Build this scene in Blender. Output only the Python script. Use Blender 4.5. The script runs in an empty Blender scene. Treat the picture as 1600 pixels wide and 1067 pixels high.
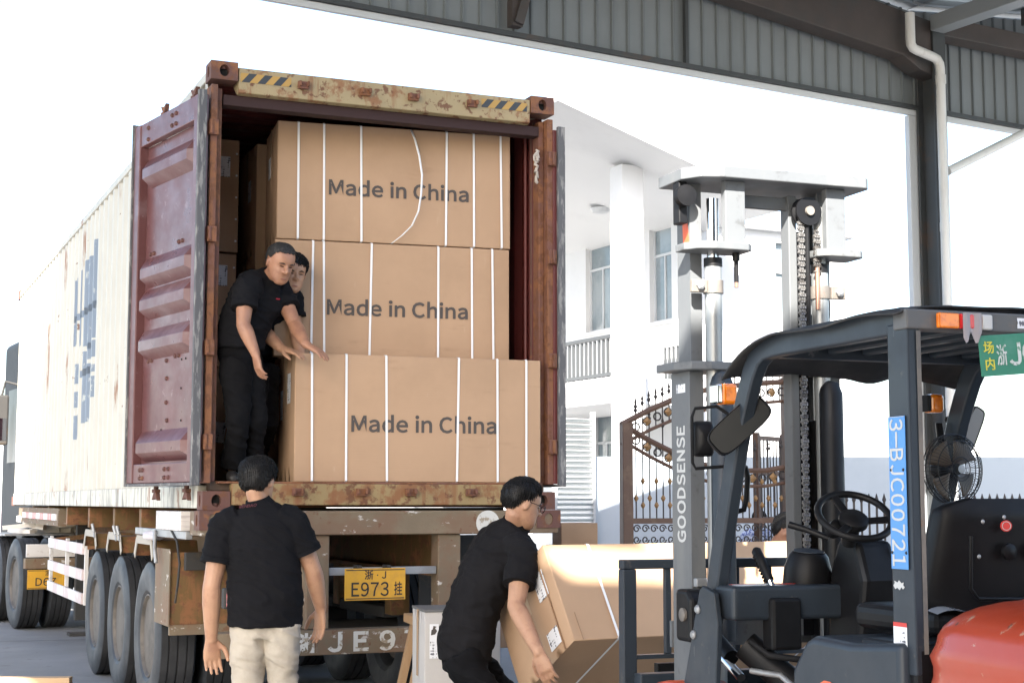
import bpy, bmesh, math, random
from math import radians as R, sin, cos, pi, sqrt, atan2, tan
from mathutils import Vector, Matrix, noise, Euler
random.seed(7)
SC = bpy.context.scene
COL = SC.collection

# ------------------------------------------------------------------ camera, sky, sun, exposure
CAM_Z = 1.52
FPX = 2423.0                      # focal length in pixels of the 1600 px wide photograph
PITCH = R(5.88)
cam_d = bpy.data.cameras.new('camera'); cam = bpy.data.objects.new('camera', cam_d); COL.objects.link(cam)
cam.location = (0, 0, CAM_Z); cam.rotation_euler = (pi/2 + PITCH, 0, 0)
cam_d.sensor_fit = 'HORIZONTAL'; cam_d.sensor_width = 36; cam_d.lens = 36*FPX/1600
cam_d.clip_start = 0.1; cam_d.clip_end = 2000
SC.camera = cam
SUN_AZ, SUN_EL = R(191), R(36)    # direction towards the sun: clockwise from +Y, above the horizon
world = bpy.data.worlds.new('World'); SC.world = world; world.use_nodes = True
wn = world.node_tree.nodes; wl = world.node_tree.links
sky = wn.new('ShaderNodeTexSky'); sky.sky_type = 'NISHITA'; sky.sun_disc = False
sky.sun_elevation = SUN_EL; sky.sun_rotation = SUN_AZ; sky.dust_density = 2.2; sky.air_density = 1.0; sky.ozone_density = 1.0; sky.altitude = 0
wl.new(sky.outputs[0], wn['Background'].inputs[0]); wn['Background'].inputs[1].default_value = 0.098
sun_d = bpy.data.lights.new('sun', 'SUN'); sun = bpy.data.objects.new('sun', sun_d); COL.objects.link(sun)
sun_d.energy = 5.0; sun_d.angle = R(0.53); sun_d.color = (1.0, 0.95, 0.87)
TO_SUN = Vector((sin(SUN_AZ)*cos(SUN_EL), cos(SUN_AZ)*cos(SUN_EL), sin(SUN_EL)))
sun.rotation_euler = TO_SUN.to_track_quat('Z', 'Y').to_euler(); sun.location = (0, -20, 30)
SC.view_settings.view_transform = 'Standard'; SC.view_settings.look = 'None'
SC.view_settings.exposure = 2.5; SC.view_settings.gamma = 1.0; SC.view_settings.use_curve_mapping = False
SC.cycles.max_bounces = 10; SC.cycles.diffuse_bounces = 6; SC.cycles.sample_clamp_indirect = 10
SC.cycles.use_denoising = True

# ------------------------------------------------------------------ small maths helpers
def at(px, py, Y):
    """point of the place seen at photo pixel (px, py) at distance Y in front of the camera"""
    x = (px-800)/FPX; y = -(py-533.5)/FPX
    d = Vector((x, cos(PITCH)-y*sin(PITCH), sin(PITCH)+y*cos(PITCH)))
    return Vector((0, 0, CAM_Z)) + d*(Y/d.y)

def frame(loc, yaw):
    return Matrix.Translation(Vector(loc)) @ Matrix.Rotation(R(yaw), 4, 'Z')

# ------------------------------------------------------------------ materials
MATS = {}
def mat(name, base, rough=.6, metal=0.0, layers=(), bump=0.0, bscale=40, coat=0.0, alpha=None, emit=None, spec=.5, trans=0.0, var=0.0, vscale=3.0, rvar=0.0):
    if name in MATS: return MATS[name]
    m = bpy.data.materials.new(name); m.use_nodes = True
    nt = m.node_tree; N = nt.nodes; L = nt.links
    b = N['Principled BSDF']
    b.inputs['Roughness'].default_value = rough; b.inputs['Metallic'].default_value = metal
    b.inputs['Specular IOR Level'].default_value = spec
    if coat: b.inputs['Coat Weight'].default_value = coat; b.inputs['Coat Roughness'].default_value = .12
    if trans: b.inputs['Transmission Weight'].default_value = trans
    if emit:
        b.inputs['Emission Color'].default_value = (*emit[:3], 1); b.inputs['Emission Strength'].default_value = emit[3]
    tc = N.new('ShaderNodeTexCoord'); oi = N.new('ShaderNodeObjectInfo')
    ad = N.new('ShaderNodeVectorMath'); ad.operation = 'MULTIPLY_ADD'
    cb = N.new('ShaderNodeCombineXYZ')
    for i in range(3): L.new(oi.outputs['Random'], cb.inputs[i])
    L.new(cb.outputs[0], ad.inputs[0]); ad.inputs[1].default_value = (13.7, 7.3, 5.1); L.new(tc.outputs['Object'], ad.inputs[2])
    vec = ad.outputs[0]
    rgb = N.new('ShaderNodeRGB'); rgb.outputs[0].default_value = (*base[:3], 1)
    cur = rgb.outputs[0]
    def nz(scale, detail=5, rgh=.6):
        t = N.new('ShaderNodeTexNoise'); t.inputs['Detail'].default_value = detail; t.inputs['Roughness'].default_value = rgh
        if isinstance(scale, (tuple, list)):
            mp = N.new('ShaderNodeMapping'); mp.inputs['Scale'].default_value = scale
            L.new(vec, mp.inputs[0]); L.new(mp.outputs[0], t.inputs['Vector']); t.inputs['Scale'].default_value = 1
        else:
            L.new(vec, t.inputs['Vector']); t.inputs['Scale'].default_value = scale
        return t.outputs['Fac']
    if var:
        h = N.new('ShaderNodeHueSaturation'); mr = N.new('ShaderNodeMapRange')
        mr.inputs['From Min'].default_value = .3; mr.inputs['From Max'].default_value = .7
        mr.inputs['To Min'].default_value = 1-var; mr.inputs['To Max'].default_value = 1+var
        L.new(nz(vscale), mr.inputs[0]); L.new(mr.outputs[0], h.inputs['Value']); L.new(cur, h.inputs['Color']); cur = h.outputs[0]
    for (c, sc, lo, hi, st) in layers:
        mr = N.new('ShaderNodeMapRange'); mr.interpolation_type = 'SMOOTHSTEP'
        mr.inputs['From Min'].default_value = lo; mr.inputs['From Max'].default_value = hi; mr.inputs['To Max'].default_value = st
        L.new(nz(sc, 8, .65), mr.inputs[0])
        mx = N.new('ShaderNodeMix'); mx.data_type = 'RGBA'
        L.new(mr.outputs[0], mx.inputs[0]); L.new(cur, mx.inputs[6]); mx.inputs[7].default_value = (*c[:3], 1)
        cur = mx.outputs[2]
    L.new(cur, b.inputs['Base Color'])
    if rvar:
        mr = N.new('ShaderNodeMapRange'); mr.inputs['From Min'].default_value = .3; mr.inputs['From Max'].default_value = .7
        mr.inputs['To Min'].default_value = max(0, rough-rvar); mr.inputs['To Max'].default_value = min(1, rough+rvar)
        L.new(nz(vscale*1.7), mr.inputs[0]); L.new(mr.outputs[0], b.inputs['Roughness'])
    if bump:
        bp = N.new('ShaderNodeBump'); bp.inputs['Strength'].default_value = 1; bp.inputs['Distance'].default_value = bump
        L.new(nz(bscale, 6), bp.inputs['Height']); L.new(bp.outputs[0], b.inputs['Normal'])
    MATS[name] = m
    return m

RUST = (.13, .05, .022); RUST2 = (.22, .09, .035); DIRT = (.09, .07, .05)
def rusty(name, base, amt=.5, streak=True, rough=.7, metal=0, dirt=.5):
    lo = .62-.16*amt
    ls = [(DIRT, 2.2, .45, .75, dirt*.6)]
    if streak: ls.append((RUST2, (9, 9, .9), lo+.04, lo+.14, .75))
    ls += [(RUST2, 5.5, lo, lo+.1, .85), (RUST, 14, lo+.03, lo+.1, .9)]
    return mat(name, base, rough, metal, ls, bump=.0012, bscale=45, var=.1)

# ------------------------------------------------------------------ mesh collector
class MB:
    def __init__(s): s.v = []; s.f = []; s.mi = []; s.cur = 0
    def add(s, vs, fs, M=None):
        o = len(s.v)
        s.v += [tuple((M @ Vector(p)) if M else p) for p in vs]
        s.f += [tuple(o+i for i in f) for f in fs]; s.mi += [s.cur]*len(fs)
        return s
    def mm(s, x0, y0, z0, x1, y1, z1, M=None):
        vs = [(x0,y0,z0),(x1,y0,z0),(x1,y1,z0),(x0,y1,z0),(x0,y0,z1),(x1,y0,z1),(x1,y1,z1),(x0,y1,z1)]
        return s.add(vs, [(0,3,2,1),(4,5,6,7),(0,1,5,4),(1,2,6,5),(2,3,7,6),(3,0,4,7)], M)
    def box(s, c, d, M=None):
        return s.mm(c[0]-d[0]/2, c[1]-d[1]/2, c[2]-d[2]/2, c[0]+d[0]/2, c[1]+d[1]/2, c[2]+d[2]/2, M)
    def bar(s, p0, p1, a, b=None, up=(0,0,1)):
        """rectangular bar from p0 to p1, a wide across, b along 'up'"""
        b = b or a; p0 = Vector(p0); p1 = Vector(p1); d = (p1-p0).normalized()
        x = d.cross(Vector(up));
        if x.length < 1e-4: x = d.cross(Vector((1,0,0)))
        x.normalize(); z = x.cross(d)
        vs = [p + x*sx*a/2 + z*sz*b/2 for p in (p0, p1) for sx, sz in ((-1,-1),(1,-1),(1,1),(-1,1))]
        return s.add(vs, [(3,2,1,0),(4,5,6,7),(0,1,5,4),(1,2,6,5),(2,3,7,6),(3,0,4,7)])
    def tube(s, pts, r, n=10, caps=True, closed=False):
        pts = [Vector(p) for p in pts]; k = len(pts)
        rs = r if isinstance(r, (list, tuple)) else [r]*k
        vs = []; fs = []; prev = None
        for i, p in enumerate(pts):
            if closed: d = pts[(i+1) % k]-pts[i-1]
            else: d = pts[min(i+1, k-1)]-pts[max(i-1, 0)]
            d.normalize()
            if prev is None:
                x = d.cross(Vector((0,0,1)))
                if x.length < 1e-3: x = d.cross(Vector((1,0,0)))
            else: x = prev - d*prev.dot(d)
            x.normalize(); prev = x; y = d.cross(x)
            for j in range(n):
                a = 2*pi*j/n; vs.append(p + x*cos(a)*rs[i] + y*sin(a)*rs[i])
        for i in range(k if closed else k-1):
            for j in range(n):
                a = i*n+j; b = i*n+(j+1) % n; c = ((i+1) % k)*n+(j+1) % n; d = ((i+1) % k)*n+j
                fs.append((a, b, c, d))
        if caps and not closed:
            fs.append(tuple(range(n-1, -1, -1))); fs.append(tuple(range((k-1)*n, k*n)))
        return s.add(vs, fs)
    def cyl(s, p0, p1, r, n=16, r2=None):
        return s.tube([p0, p1], [r, r if r2 is None else r2], n)
    def lathe(s, prof, n=32, M=None, closed=False):
        """profile of (radius, height) turned round z"""
        k = len(prof); vs = [(r*cos(2*pi*j/n), r*sin(2*pi*j/n), h) for r, h in prof for j in range(n)]
        fs = []
        for i in range(k if closed else k-1):
            i2 = (i+1) % k
            for j in range(n): fs.append((i*n+j, i*n+(j+1) % n, i2*n+(j+1) % n, i2*n+j))
        if not closed:
            if prof[0][0] > 1e-6: fs.append(tuple(range(n-1, -1, -1)))
            if prof[-1][0] > 1e-6: fs.append(tuple(range((k-1)*n, k*n)))
        return s.add(vs, fs, M)
    def prism(s, poly, d0, d1, axis='y', M=None):
        """poly of 2-d points: axis y -> (x, z); axis x -> (y, z); axis z -> (x, y)"""
        n = len(poly)
        def P(p, d):
            return (p[0], d, p[1]) if axis == 'y' else (d, p[0], p[1]) if axis == 'x' else (p[0], p[1], d)
        vs = [P(p, d0) for p in poly] + [P(p, d1) for p in poly]
        fs = [tuple(range(n)), tuple(range(2*n-1, n-1, -1))] + [(i, n+i, n+(i+1) % n, (i+1) % n) for i in range(n)]
        return s.add(vs, fs, M)
    def grid(s, fn, nu, nv, closed_u=False):
        vs = [fn(i/(nu if closed_u else nu-1), j/(nv-1)) for j in range(nv) for i in range(nu)]
        fs = []
        for j in range(nv-1):
            for i in range(nu if closed_u else nu-1):
                i2 = (i+1) % nu
                fs.append((j*nu+i, j*nu+i2, (j+1)*nu+i2, (j+1)*nu+i))
        return s.add(vs, fs)
    def mesh(s, name, smooth=None):
        me = bpy.data.meshes.new(name); me.from_pydata([tuple(v) for v in s.v], [], s.f)
        bm = bmesh.new(); bm.from_mesh(me); bmesh.ops.recalc_face_normals(bm, faces=bm.faces); bm.to_mesh(me); bm.free()
        me.polygons.foreach_set('material_index', s.mi)
        if smooth is not None:
            for p in me.polygons: p.use_smooth = True
            try: me.set_sharp_from_angle(angle=R(smooth))
            except Exception: pass
        me.update(); return me
    def build(s, name, m, parent=None, smooth=None, bevel=0, seg=2, loc=None, rot=None, label=None, solid=0, sub=0):
        me = s.mesh(name, smooth)
        return link(name, me, m, parent, bevel, seg, loc, rot, label, solid, sub)

def link(name, me, m, parent=None, bevel=0, seg=2, loc=None, rot=None, label=None, solid=0, sub=0):
    o = bpy.data.objects.new(name, me); COL.objects.link(o)
    if m is not None and not me.materials:
        for x in (m if isinstance(m, (list, tuple)) else [m]): me.materials.append(x)
    if parent: o.parent = parent
    if loc is not None: o.location = loc
    if rot is not None: o.rotation_euler = rot
    if label: o['label'] = label
    if sub:
        md = o.modifiers.new('sub', 'SUBSURF'); md.levels = sub; md.render_levels = sub
    if solid:
        md = o.modifiers.new('solid', 'SOLIDIFY'); md.thickness = solid; md.offset = 0
    if bevel:
        md = o.modifiers.new('bevel', 'BEVEL'); md.width = bevel; md.segments = seg; md.limit_method = 'ANGLE'; md.angle_limit = R(35)
        md.harden_normals = False
    return o

def thing(name, label, cat, loc=(0,0,0), yaw=0, group=None):
    o = bpy.data.objects.new(name, None); COL.objects.link(o); o.empty_display_size = .2
    o.location = loc; o.rotation_euler = (0, 0, R(yaw))
    return tag(o, label, cat, group)
def tag(o, label, cat, group=None):
    o['label'] = label; o['category'] = cat
    if group: o['group'] = group
    return o
def kids(o): return [c for c in bpy.data.objects if c.parent == o]
def copy_tree(o, parent=None):
    c = o.copy(); COL.objects.link(c); c.parent = parent
    for ch in list(o.children): copy_tree(ch, c)
    return c

def glyphs(body, size=1, bold=0.0, extrude=0.0006, sx=1.0, align='CENTER', shear=0, space=1.0):
    # full-width forms take the even-stroked sans face; glyphs are then set side by side
    c = bpy.data.curves.new('lettering', 'FONT'); c.body = body; c.size = size; c.align_x = align; c.align_y = 'TOP_BASELINE'
    c.offset = bold*size; c.extrude = extrude; c.shear = shear; c.resolution_u = 3; c.space_character = space
    o = bpy.data.objects.new('lettering', c); COL.objects.link(o)
    dg = bpy.context.evaluated_depsgraph_get(); dg.update()
    me = bpy.data.meshes.new_from_object(o.evaluated_get(dg))
    bpy.data.objects.remove(o); bpy.data.curves.remove(c)
    me.materials.clear()
    if sx != 1: me.transform(Matrix.Diagonal((sx, 1, 1, 1)))
    return me
def text_mesh(body, size=1, bold=0.0, extrude=0.0006, sx=1.0, space=1.0, **kw):
    """lettering set glyph by glyph, centred on the origin"""
    b = bmesh.new(); x = 0; g = .115*size*space; thin = min(bold, .026); dx = bold-thin
    hs = []
    for ch in body:
        if ch == ' ': x += .25*size; continue
        fw = chr(ord(ch)+0xFEE0) if '!' <= ch <= '~' else ch
        me = glyphs(fw, size, thin, extrude)
        xs = [v.co.x for v in me.vertices]; ys = [v.co.y for v in me.vertices]
        me.transform(Matrix.Translation((x-min(xs), 0, 0))); x += max(xs)-min(xs)+g
        b.from_mesh(me)
        for k_ in ((1,2) if dx > 0 else ()):   # heavier strokes: the glyph again, a little aside and a hair prouder
            me.transform(Matrix.Translation(((dx*size, .5*dx*size, .00012) if k_ == 1 else (-2*dx*size, -dx*size, .00012)))); b.from_mesh(me)
        bpy.data.meshes.remove(me)
    out = bpy.data.meshes.new('lettering'); b.to_mesh(out); b.free()
    ys = [v.co.y for v in out.vertices if True]; xs = [v.co.x for v in out.vertices]
    out.transform(Matrix.Diagonal((sx, 1, 1, 1)) @ Matrix.Translation((-(max(xs)+min(xs))/2, -(max(ys)+min(ys))/2, 0)))
    return out
def text(body, m, parent, M, name='lettering', **kw):
    me = text_mesh(body, **kw); o = link(name, me, m, parent)
    o.matrix_local = M
    return o
# text on an upright face that looks towards -y of its thing
FACE_Y = Matrix.Rotation(pi/2, 4, 'X')
def face_at(x, y, z, yaw=0): return Matrix.Translation((x, y, z)) @ Matrix.Rotation(R(yaw), 4, 'Z') @ FACE_Y
# ------------------------------------------------------------------ ground
m_conc = mat('concrete', (.185, .187, .19), .85, layers=[((.125,.125,.125), .35, .45, .7, .6), ((.22,.22,.215), 1.3, .5, .7, .5), ((.09,.085,.08), 5, .6, .72, .6)], bump=.004, bscale=30, var=.12, vscale=.8)
g = MB(); g.add([(-400,-120,0),(400,-120,0),(400,700,0),(-400,700,0)], [(0,1,2,3)])
g = g.build('ground', m_conc); g['kind'] = 'structure'
m_joint = mat('joint_tar', (.05,.05,.05), .9)
for i, (a, b) in enumerate((((-22,13.0),(8,20.6)), ((-30,16.0),(4,24.6)))):
    d = Vector((b[0]-a[0], b[1]-a[1], 0)).normalized(); n = Vector((-d.y, d.x, 0))*.012
    A = Vector((*a, .004)); B = Vector((*b, .004))
    MB().add([A-n, B-n, B+n, A+n], [(0,1,2,3)]).build('expansion_joint', m_joint, g)

# ------------------------------------------------------------------ warehouse shed: gable end, roof, column
m_steel = mat('shed_steel_grey', (.055,.060,.063), .55, .2, layers=[((.10,.06,.04), 3, .55, .7, .5)], var=.1)
m_brown = mat('shed_steel_brown', (.062,.050,.046), .6, .1, layers=[((.05,.05,.05), 2, .45, .65, .7)], var=.15)
m_clad = mat('shed_cladding', (.205,.225,.235), .55, .1, layers=[((.15,.165,.17), (1.2,1.2,.15), .45, .7, .6), ((.17,.11,.07), (5,5,.6), .64, .72, .4)], var=.08, vscale=1.0)
m_rib = mat('shed_rib', (.16,.18,.19), .55, .1)
m_trim = mat('white_trim', (.55,.57,.58), .5)
m_roof = mat('roof_sheet', (.30,.35,.40), .45, .2, layers=[((.18,.2,.22), (.2,2,1), .45, .7, .4)])
m_pvc = mat('pvc_pipe', (.60,.60,.58), .45, layers=[((.4,.38,.34), (8,8,1), .5, .7, .4)])
SH = thing('warehouse_shed', 'dark steel warehouse canopy with ribbed grey gable cladding above the yard', 'warehouse', (4.652,17.67,0), 31.29)
def roofz(s): return 7.05 - .11*s if s < 0 else 7.05 + .11*s
S0, SE, S1, VB = -18.4, -10.4, 9.0, -19.6  # unseen roof edges cut back to let more sky light in
# roof sheets: each strip its own sheet, trapezoid ribs running down the slope; unseen gap added, aimed to sun the mast and box
HS0, HS1, HV0, HV1 = -15.8, -12.8, -13.68, -12.7
def sheet(s0, s1, v0, v1):
    b = MB(); n = max(2, int((v1-v0)/.25)); ys = []
    for i in range(n):
        y = v0+(v1-v0)*i/n; w = (v1-v0)/n
        ys += [(y, 0), (y+w*.7, 0), (y+w*.78, .03), (y+w*.92, .03)]
    ys.append((v1, 0))
    vs = []; fs = []
    for s in (s0, s1):
        for y, h in ys: vs.append((s, y, roofz(s)+.2+h))
    k = len(ys)
    for i in range(k-1): fs.append((i, i+1, k+i+1, k+i))
    b.add(vs, fs); b.build('roof_sheet', m_roof, SH)
for v0, v1 in ((VB,-16.7), (-16.69,HV0), (HV1,-6.5)): sheet(S0, SE, v0, v1)
for v0, v1 in ((-6.49,-3.0), (-2.99,.12)):
    sheet(S0, -.012, v0, v1); sheet(.012, S1, v0, v1)
MB().mm(-.09,-6.49,7.262,.09,.10,7.29).build('valley_cap', m_trim, SH)  # cap added to stop sun leaking between the sheets
sheet(S0, HS0, HV0, HV1); sheet(HS0+.002, -15.0, -13.38, HV1); sheet(HS1, SE, HV0, HV1)
# purlins run back from the gable, towards the yard side
for s in (-18.2,-16.3,-12.4,-10.6,-8.8,-7.4,-6,-4.6,-3.1,-1.5,1.55,3.1,4.6,6.1,7.6):
    z = roofz(s)
    MB().mm(s-.035, VB if s < SE else -6.4, z-.02, s+.035, -.34, z+.19).build('purlin', m_steel, SH, bevel=.004)
MB().mm(-.11, -6.4, 6.86, .11, -.42, 7.04).build('valley_gutter', mat('galvanised', (.32,.34,.35), .45, .5), SH, bevel=.01)
# gable rafter (tapered) left of the column, and the beam right of it
def rafter(poly, name):
    MB().prism(poly, -.33, -.08, 'y').build(name, m_brown, SH, bevel=.008)
rafter([(-18.4,8.52),(-18.4,9.03),(-.12,7.03),(.18,7.0),(.18,6.35),(-.18,6.42),(-.45,6.55),(-3,6.80)], 'rafter')
rafter([(.19,6.88),(9,6.98),(9,7.22),(.19,7.10)], 'tie_beam')
# column: H section
b = MB(); b.mm(-.005,-.36,0,.19,-.33,7.0); b.mm(-.005,-.10,0,.19,-.07,6.98); b.mm(.08,-.335,0,.10,-.098,6.9)
b.build('column', m_steel, SH, bevel=.004)
MB().mm(-.105,-.052,0,.05,.02,5.96).build('white_jamb', m_trim, SH, bevel=.006)
MB().mm(-.05,-.5,0,.25,.04,.02).build('base_plate', m_steel, SH)
# gable cladding: vertical ribbed sheets, each about 0.78 m wide
def clad(s0, s1, zb):
    n = 4; w = (s1-s0)/n; xs = []
    for i in range(n):
        x = s0+w*i; xs += [(x, 0), (x+w*.80, 0), (x+w*.84, -.028), (x+w*.96, -.028)]
    xs.append((s1-.004, 0)); k = len(xs)
    vs = [(x, y, zb) for x, y in xs] + [(x, y, roofz(x)+.17) for x, y in xs]
    b = MB(); b.add(vs, [(i, i+1, k+i+1, k+i) for i in range(k-1)])
    b.mi = [1 if (i % 4) in (1,2,3) else 0 for i in range(k-1)]
    b.build('cladding_sheet', [m_clad, m_rib], SH)
s = .06
while s > -13: clad(s-.78, s, 6.03); s -= .78
s = .062
while s < 8: clad(s, s+.78, 6.03); s += .78
for a, b_ in ((-13,.06), (.062,8.2)):
    MB().mm(a,-.055,5.965,b_,-.003,6.03).build('edge_trim', m_trim, SH, bevel=.006)
    MB().mm(a,-.10,6.03,b_,-.058,6.075).build('edge_angle', m_steel, SH)
for s in (-3.34,):
    MB().mm(s-.02,-.08,6.08,s+.02,-.03,roofz(s)).build('gable_post', m_steel, SH)
b = MB(); b.bar((-5.5,-.15,6.10), (-5.5,-.15,roofz(-5.5)-.1), .1, .12); b.build('gable_post', m_brown, SH)
MB().bar((-5.5,-.21,6.12), (-5.2,-.25,7.2), .07, .09).build('gable_brace', m_brown, SH)
# downpipe with its two elbows, and the sloping stay pipe
pts = [(-.47,-.45,6.98),(-.47,-.45,6.72),(-.44,-.45,6.63),(-.36,-.45,6.585),(-.16,-.43,6.52),(-.04,-.42,6.46),(.26,-.38,6.40),(.30,-.36,6.30),(.30,-.36,0.02)]
pts = [(-.46,-.45,7.0),(-.46,-.45,6.70),(-.455,-.45,6.64),(-.42,-.45,6.60),(-.36,-.45,6.585),(-.13,-.45,6.55),(-.05,-.45,6.53),(-.01,-.45,6.48),(.0,-.45,6.42),(.02,-.45,0.03)]
MB().tube(pts, .054, 16).build('downpipe', m_pvc, SH, smooth=50)
for z in (6.30,4.6,2.6): MB().tube([(.003+.017*(6.4-z)/6.4,-.45,z-.05),(.003+.017*(6.4-z)/6.4,-.45,z+.05)], .060, 16).build('pipe_collar', m_pvc, SH, smooth=40)
MB().tube([(.13,-.40,5.26),(4.5,-.40,7.30)], .05, 12).build('stay_pipe', m_pvc, SH, smooth=40)
# further columns that carry the roof outside the view
for s, v in ((-18.2,-.3),(8.8,-.3),(-10.55,-19.4),(-18.2,-19.4),(8.8,-6.2)):
    b = MB(); b.mm(s-.1,v-.02,0,s+.1,v,roofz(s)+.15); b.mm(s-.1,v+.2,0,s+.1,v+.22,roofz(s)+.15); b.mm(s-.01,v,0,s+.01,v+.2,roofz(s)+.15)
    b.build('column', m_steel, SH)


# unseen dark wall added behind the camera to block fill light and reflections
m_fillblock = mat('fill_block_sheet', (.06,.063,.066), .75, layers=[((.045,.045,.045), (1,1,.2), .45, .7, .5)])
MB().mm(-18.4,-19.80,0,-6.0,-19.66,9.0).build('fill_block_wall', m_fillblock, SH)
# ------------------------------------------------------------------ shipping container
CW, CL, CH = 2.438, 12.192, 2.896
C_LOC, C_YAW = (-1.95, 9.84, 1.475), 23.19
CT = thing('shipping_container', 'long cream corrugated shipping container with rusty open rear on a trailer', 'container', C_LOC, C_YAW)
m_cream = mat('cream_paint', (.48,.46,.40), .55, layers=[((.42,.36,.26), (2.5,2.5,.35), .50, .70, .5), (RUST2, (3.0,3.0,.55), .61, .68, .85), (RUST, 6, .655, .70, .9)], bump=.001, bscale=30, var=.06)
m_maroon = mat('maroon_paint', (.105,.020,.018), .5, layers=[((.10,.03,.03), 2, .45, .7, .5), ((.22,.10,.09), (6,6,1), .58, .72, .35)], var=.12)
m_door_in = mat('door_inside_paint', (.125,.05,.05), .38, layers=[((.22,.155,.165), (1.5,1.5,4.0), .52, .74, .55), ((.09,.035,.03), (7,7,.8), .60, .72, .5), ((.12,.04,.04), 4, .6, .72, .5), ((.33,.25,.26), 16, .6, .7, .35)], var=.12, rvar=.14, coat=.12)
m_rustpost = rusty('rusty_maroon_steel', (.155,.066,.045), .9, rough=.75)
m_rustyel = rusty('rusty_cream_steel', (.28,.20,.09), .8, rough=.7)
m_head = rusty('header_cream_steel', (.32,.25,.135), .66, rough=.65)
m_gask = mat('rubber_gasket', (.10,.10,.105), .8, layers=[((.34,.33,.31), (30,30,6), .5, .62, .6)])
m_cast = rusty('corner_casting_steel', (.115,.050,.038), .55, streak=False, rough=.75)
m_ply = mat('plywood_floor', (.10,.065,.045), .85, layers=[((.05,.04,.035), 3, .45, .65, .7)])
m_black = mat('flat_black', (.012,.012,.012), .9)  # flat black, painted in for the dark inside holes; also on small rivets
m_bolt = rusty('bolt_steel', (.09,.035,.03), .4, streak=False)
m_blue = mat('faded_blue_lettering', (.17,.205,.25), .6, layers=[((.5,.5,.45), 9, .56, .66, .7)])

def corr_path(a, b, pitch=.278, d=.036):
    """trapezoid corrugation along one axis: list of (pos, offset)"""
    n = round((b-a)/pitch); p = (b-a)/n; out = []
    for i in range(n):
        x = a+i*p; out += [(x, 0), (x+p*.26, 0), (x+p*.50, d), (x+p*.76, d)]
    out.append((b, 0)); return out
def corr_wall(x, sgn, y0, y1, z0, z1):
    path = corr_path(y0, y1); k = len(path)
    vs = [(x+sgn*o, y, z0) for y, o in path]+[(x+sgn*o, y, z1) for y, o in path]
    return MB().add(vs, [(i, i+1, k+i+1, k+i) for i in range(k-1)])
WALL_PATH = corr_path(.17, 12.02)
corr_wall(.012, 1, .17, 12.02, .15, 2.80).build('side_wall', [m_cream], CT, solid=.003)
corr_wall(2.426, -1, .17, 12.02, .15, 2.80).build('side_wall', [m_maroon], CT, solid=.003, label='maroon painted inner side wall')
# the near wall is maroon inside: a liner 4 mm behind the outer sheet
corr_wall(.018, 1, .18, 12.02, .16, 2.79).build('wall_lining', m_maroon, CT)
path = corr_path(.06, 2.38); k = len(path)
MB().add([(x, 12.1-o, .15) for x, o in path]+[(x, 12.1-o, 2.8) for x, o in path], [(i, i+1, k+i+1, k+i) for i in range(k-1)]).build('end_wall', m_maroon, CT, solid=.003)
path = corr_path(.12, 12.07, .21, .02)
k = len(path)
MB().add([(.05, y, 2.845+o) for y, o in path]+[(2.388, y, 2.845+o) for y, o in path], [(i, i+1, k+i+1, k+i) for i in range(k-1)]).build('roof', m_maroon, CT, solid=.003)
MB().mm(.055, .06, .115, 2.383, 12.06, .168).build('floor', m_ply, CT)
for i in range(36):
    MB().mm(.062, .30+.325*i, .004, 2.376, .345+.325*i, .114).build('floor_beam', m_rustpost, CT)
for x0, x1 in ((.0,.06), (2.378,2.438)):
    MB().mm(x0, .17, 2.80, x1, 12.02, 2.862).build('top_rail', m_cream, CT, bevel=.006)
    MB().mm(x0, .17, .0, x1, 12.02, .148).build('bottom_rail', mat('rail_cream', (.55,.53,.45), .6, layers=[((.10,.09,.08), (14,14,2.2), .47, .62, .75), (RUST2, 4, .58, .68, .8)]), CT, bevel=.006)
# rear frame
for sx, x0 in ((1, 0), (-1, CW)):
    b = MB(); b.mm(min(x0, x0+sx*.045), .0, .16, max(x0, x0+sx*.045), .17, 2.74)
    b.build('corner_post', m_rustpost, CT, bevel=.005)
    b = MB(); b.mm(min(x0+sx*.046, x0+sx*.085), .06, .17, max(x0+sx*.046, x0+sx*.085), .165, 2.73)
    b.build('inner_post', m_rustpost, CT, bevel=.005)
    for z in (.42, 1.02, 1.75, 2.45):
        MB().mm(min(x0-sx*.012, x0+sx*.047), -.035, z-.05, max(x0-sx*.012, x0+sx*.047), -.002, z+.05).build('hinge_lug', m_rustpost, CT, bevel=.004)
# door header
hp = [(.002,2.70),(.002,2.862),(.035,2.874),(.16,2.86),(.16,2.76),(.05,2.69)]
MB().prism(hp, .18, 2.26, 'x').build('door_header', m_head, CT, bevel=.004)
MB().mm(.09,.05,2.62,2.35,.15,2.69).build('header_lining', mat('shade_maroon', (.028,.010,.009), .8), CT, bevel=.004)  # maroon darkened in its colour for the shade under the header
MB().mm(.18,.002,.02,2.26,.16,.158).build('door_sill', m_rustyel, CT, bevel=.006)
MB().mm(.09,.01,.158,2.35,.10,.172).build('threshold', m_rustpost, CT, bevel=.003)
def cam_keeper(x, z):
    b = MB(); b.box((x,-.012,z),(.075,.024,.05)); b.mm(x-.036,-.05,z-.012,x-.018,-.024,z+.022); b.mm(x+.018,-.05,z-.012,x+.036,-.024,z+.022)
    b.build('lock_keeper', m_rustpost, CT, bevel=.004)
for x in (.61,1.04,1.383,1.816): cam_keeper(x, 2.79); cam_keeper(x, .105)
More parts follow.
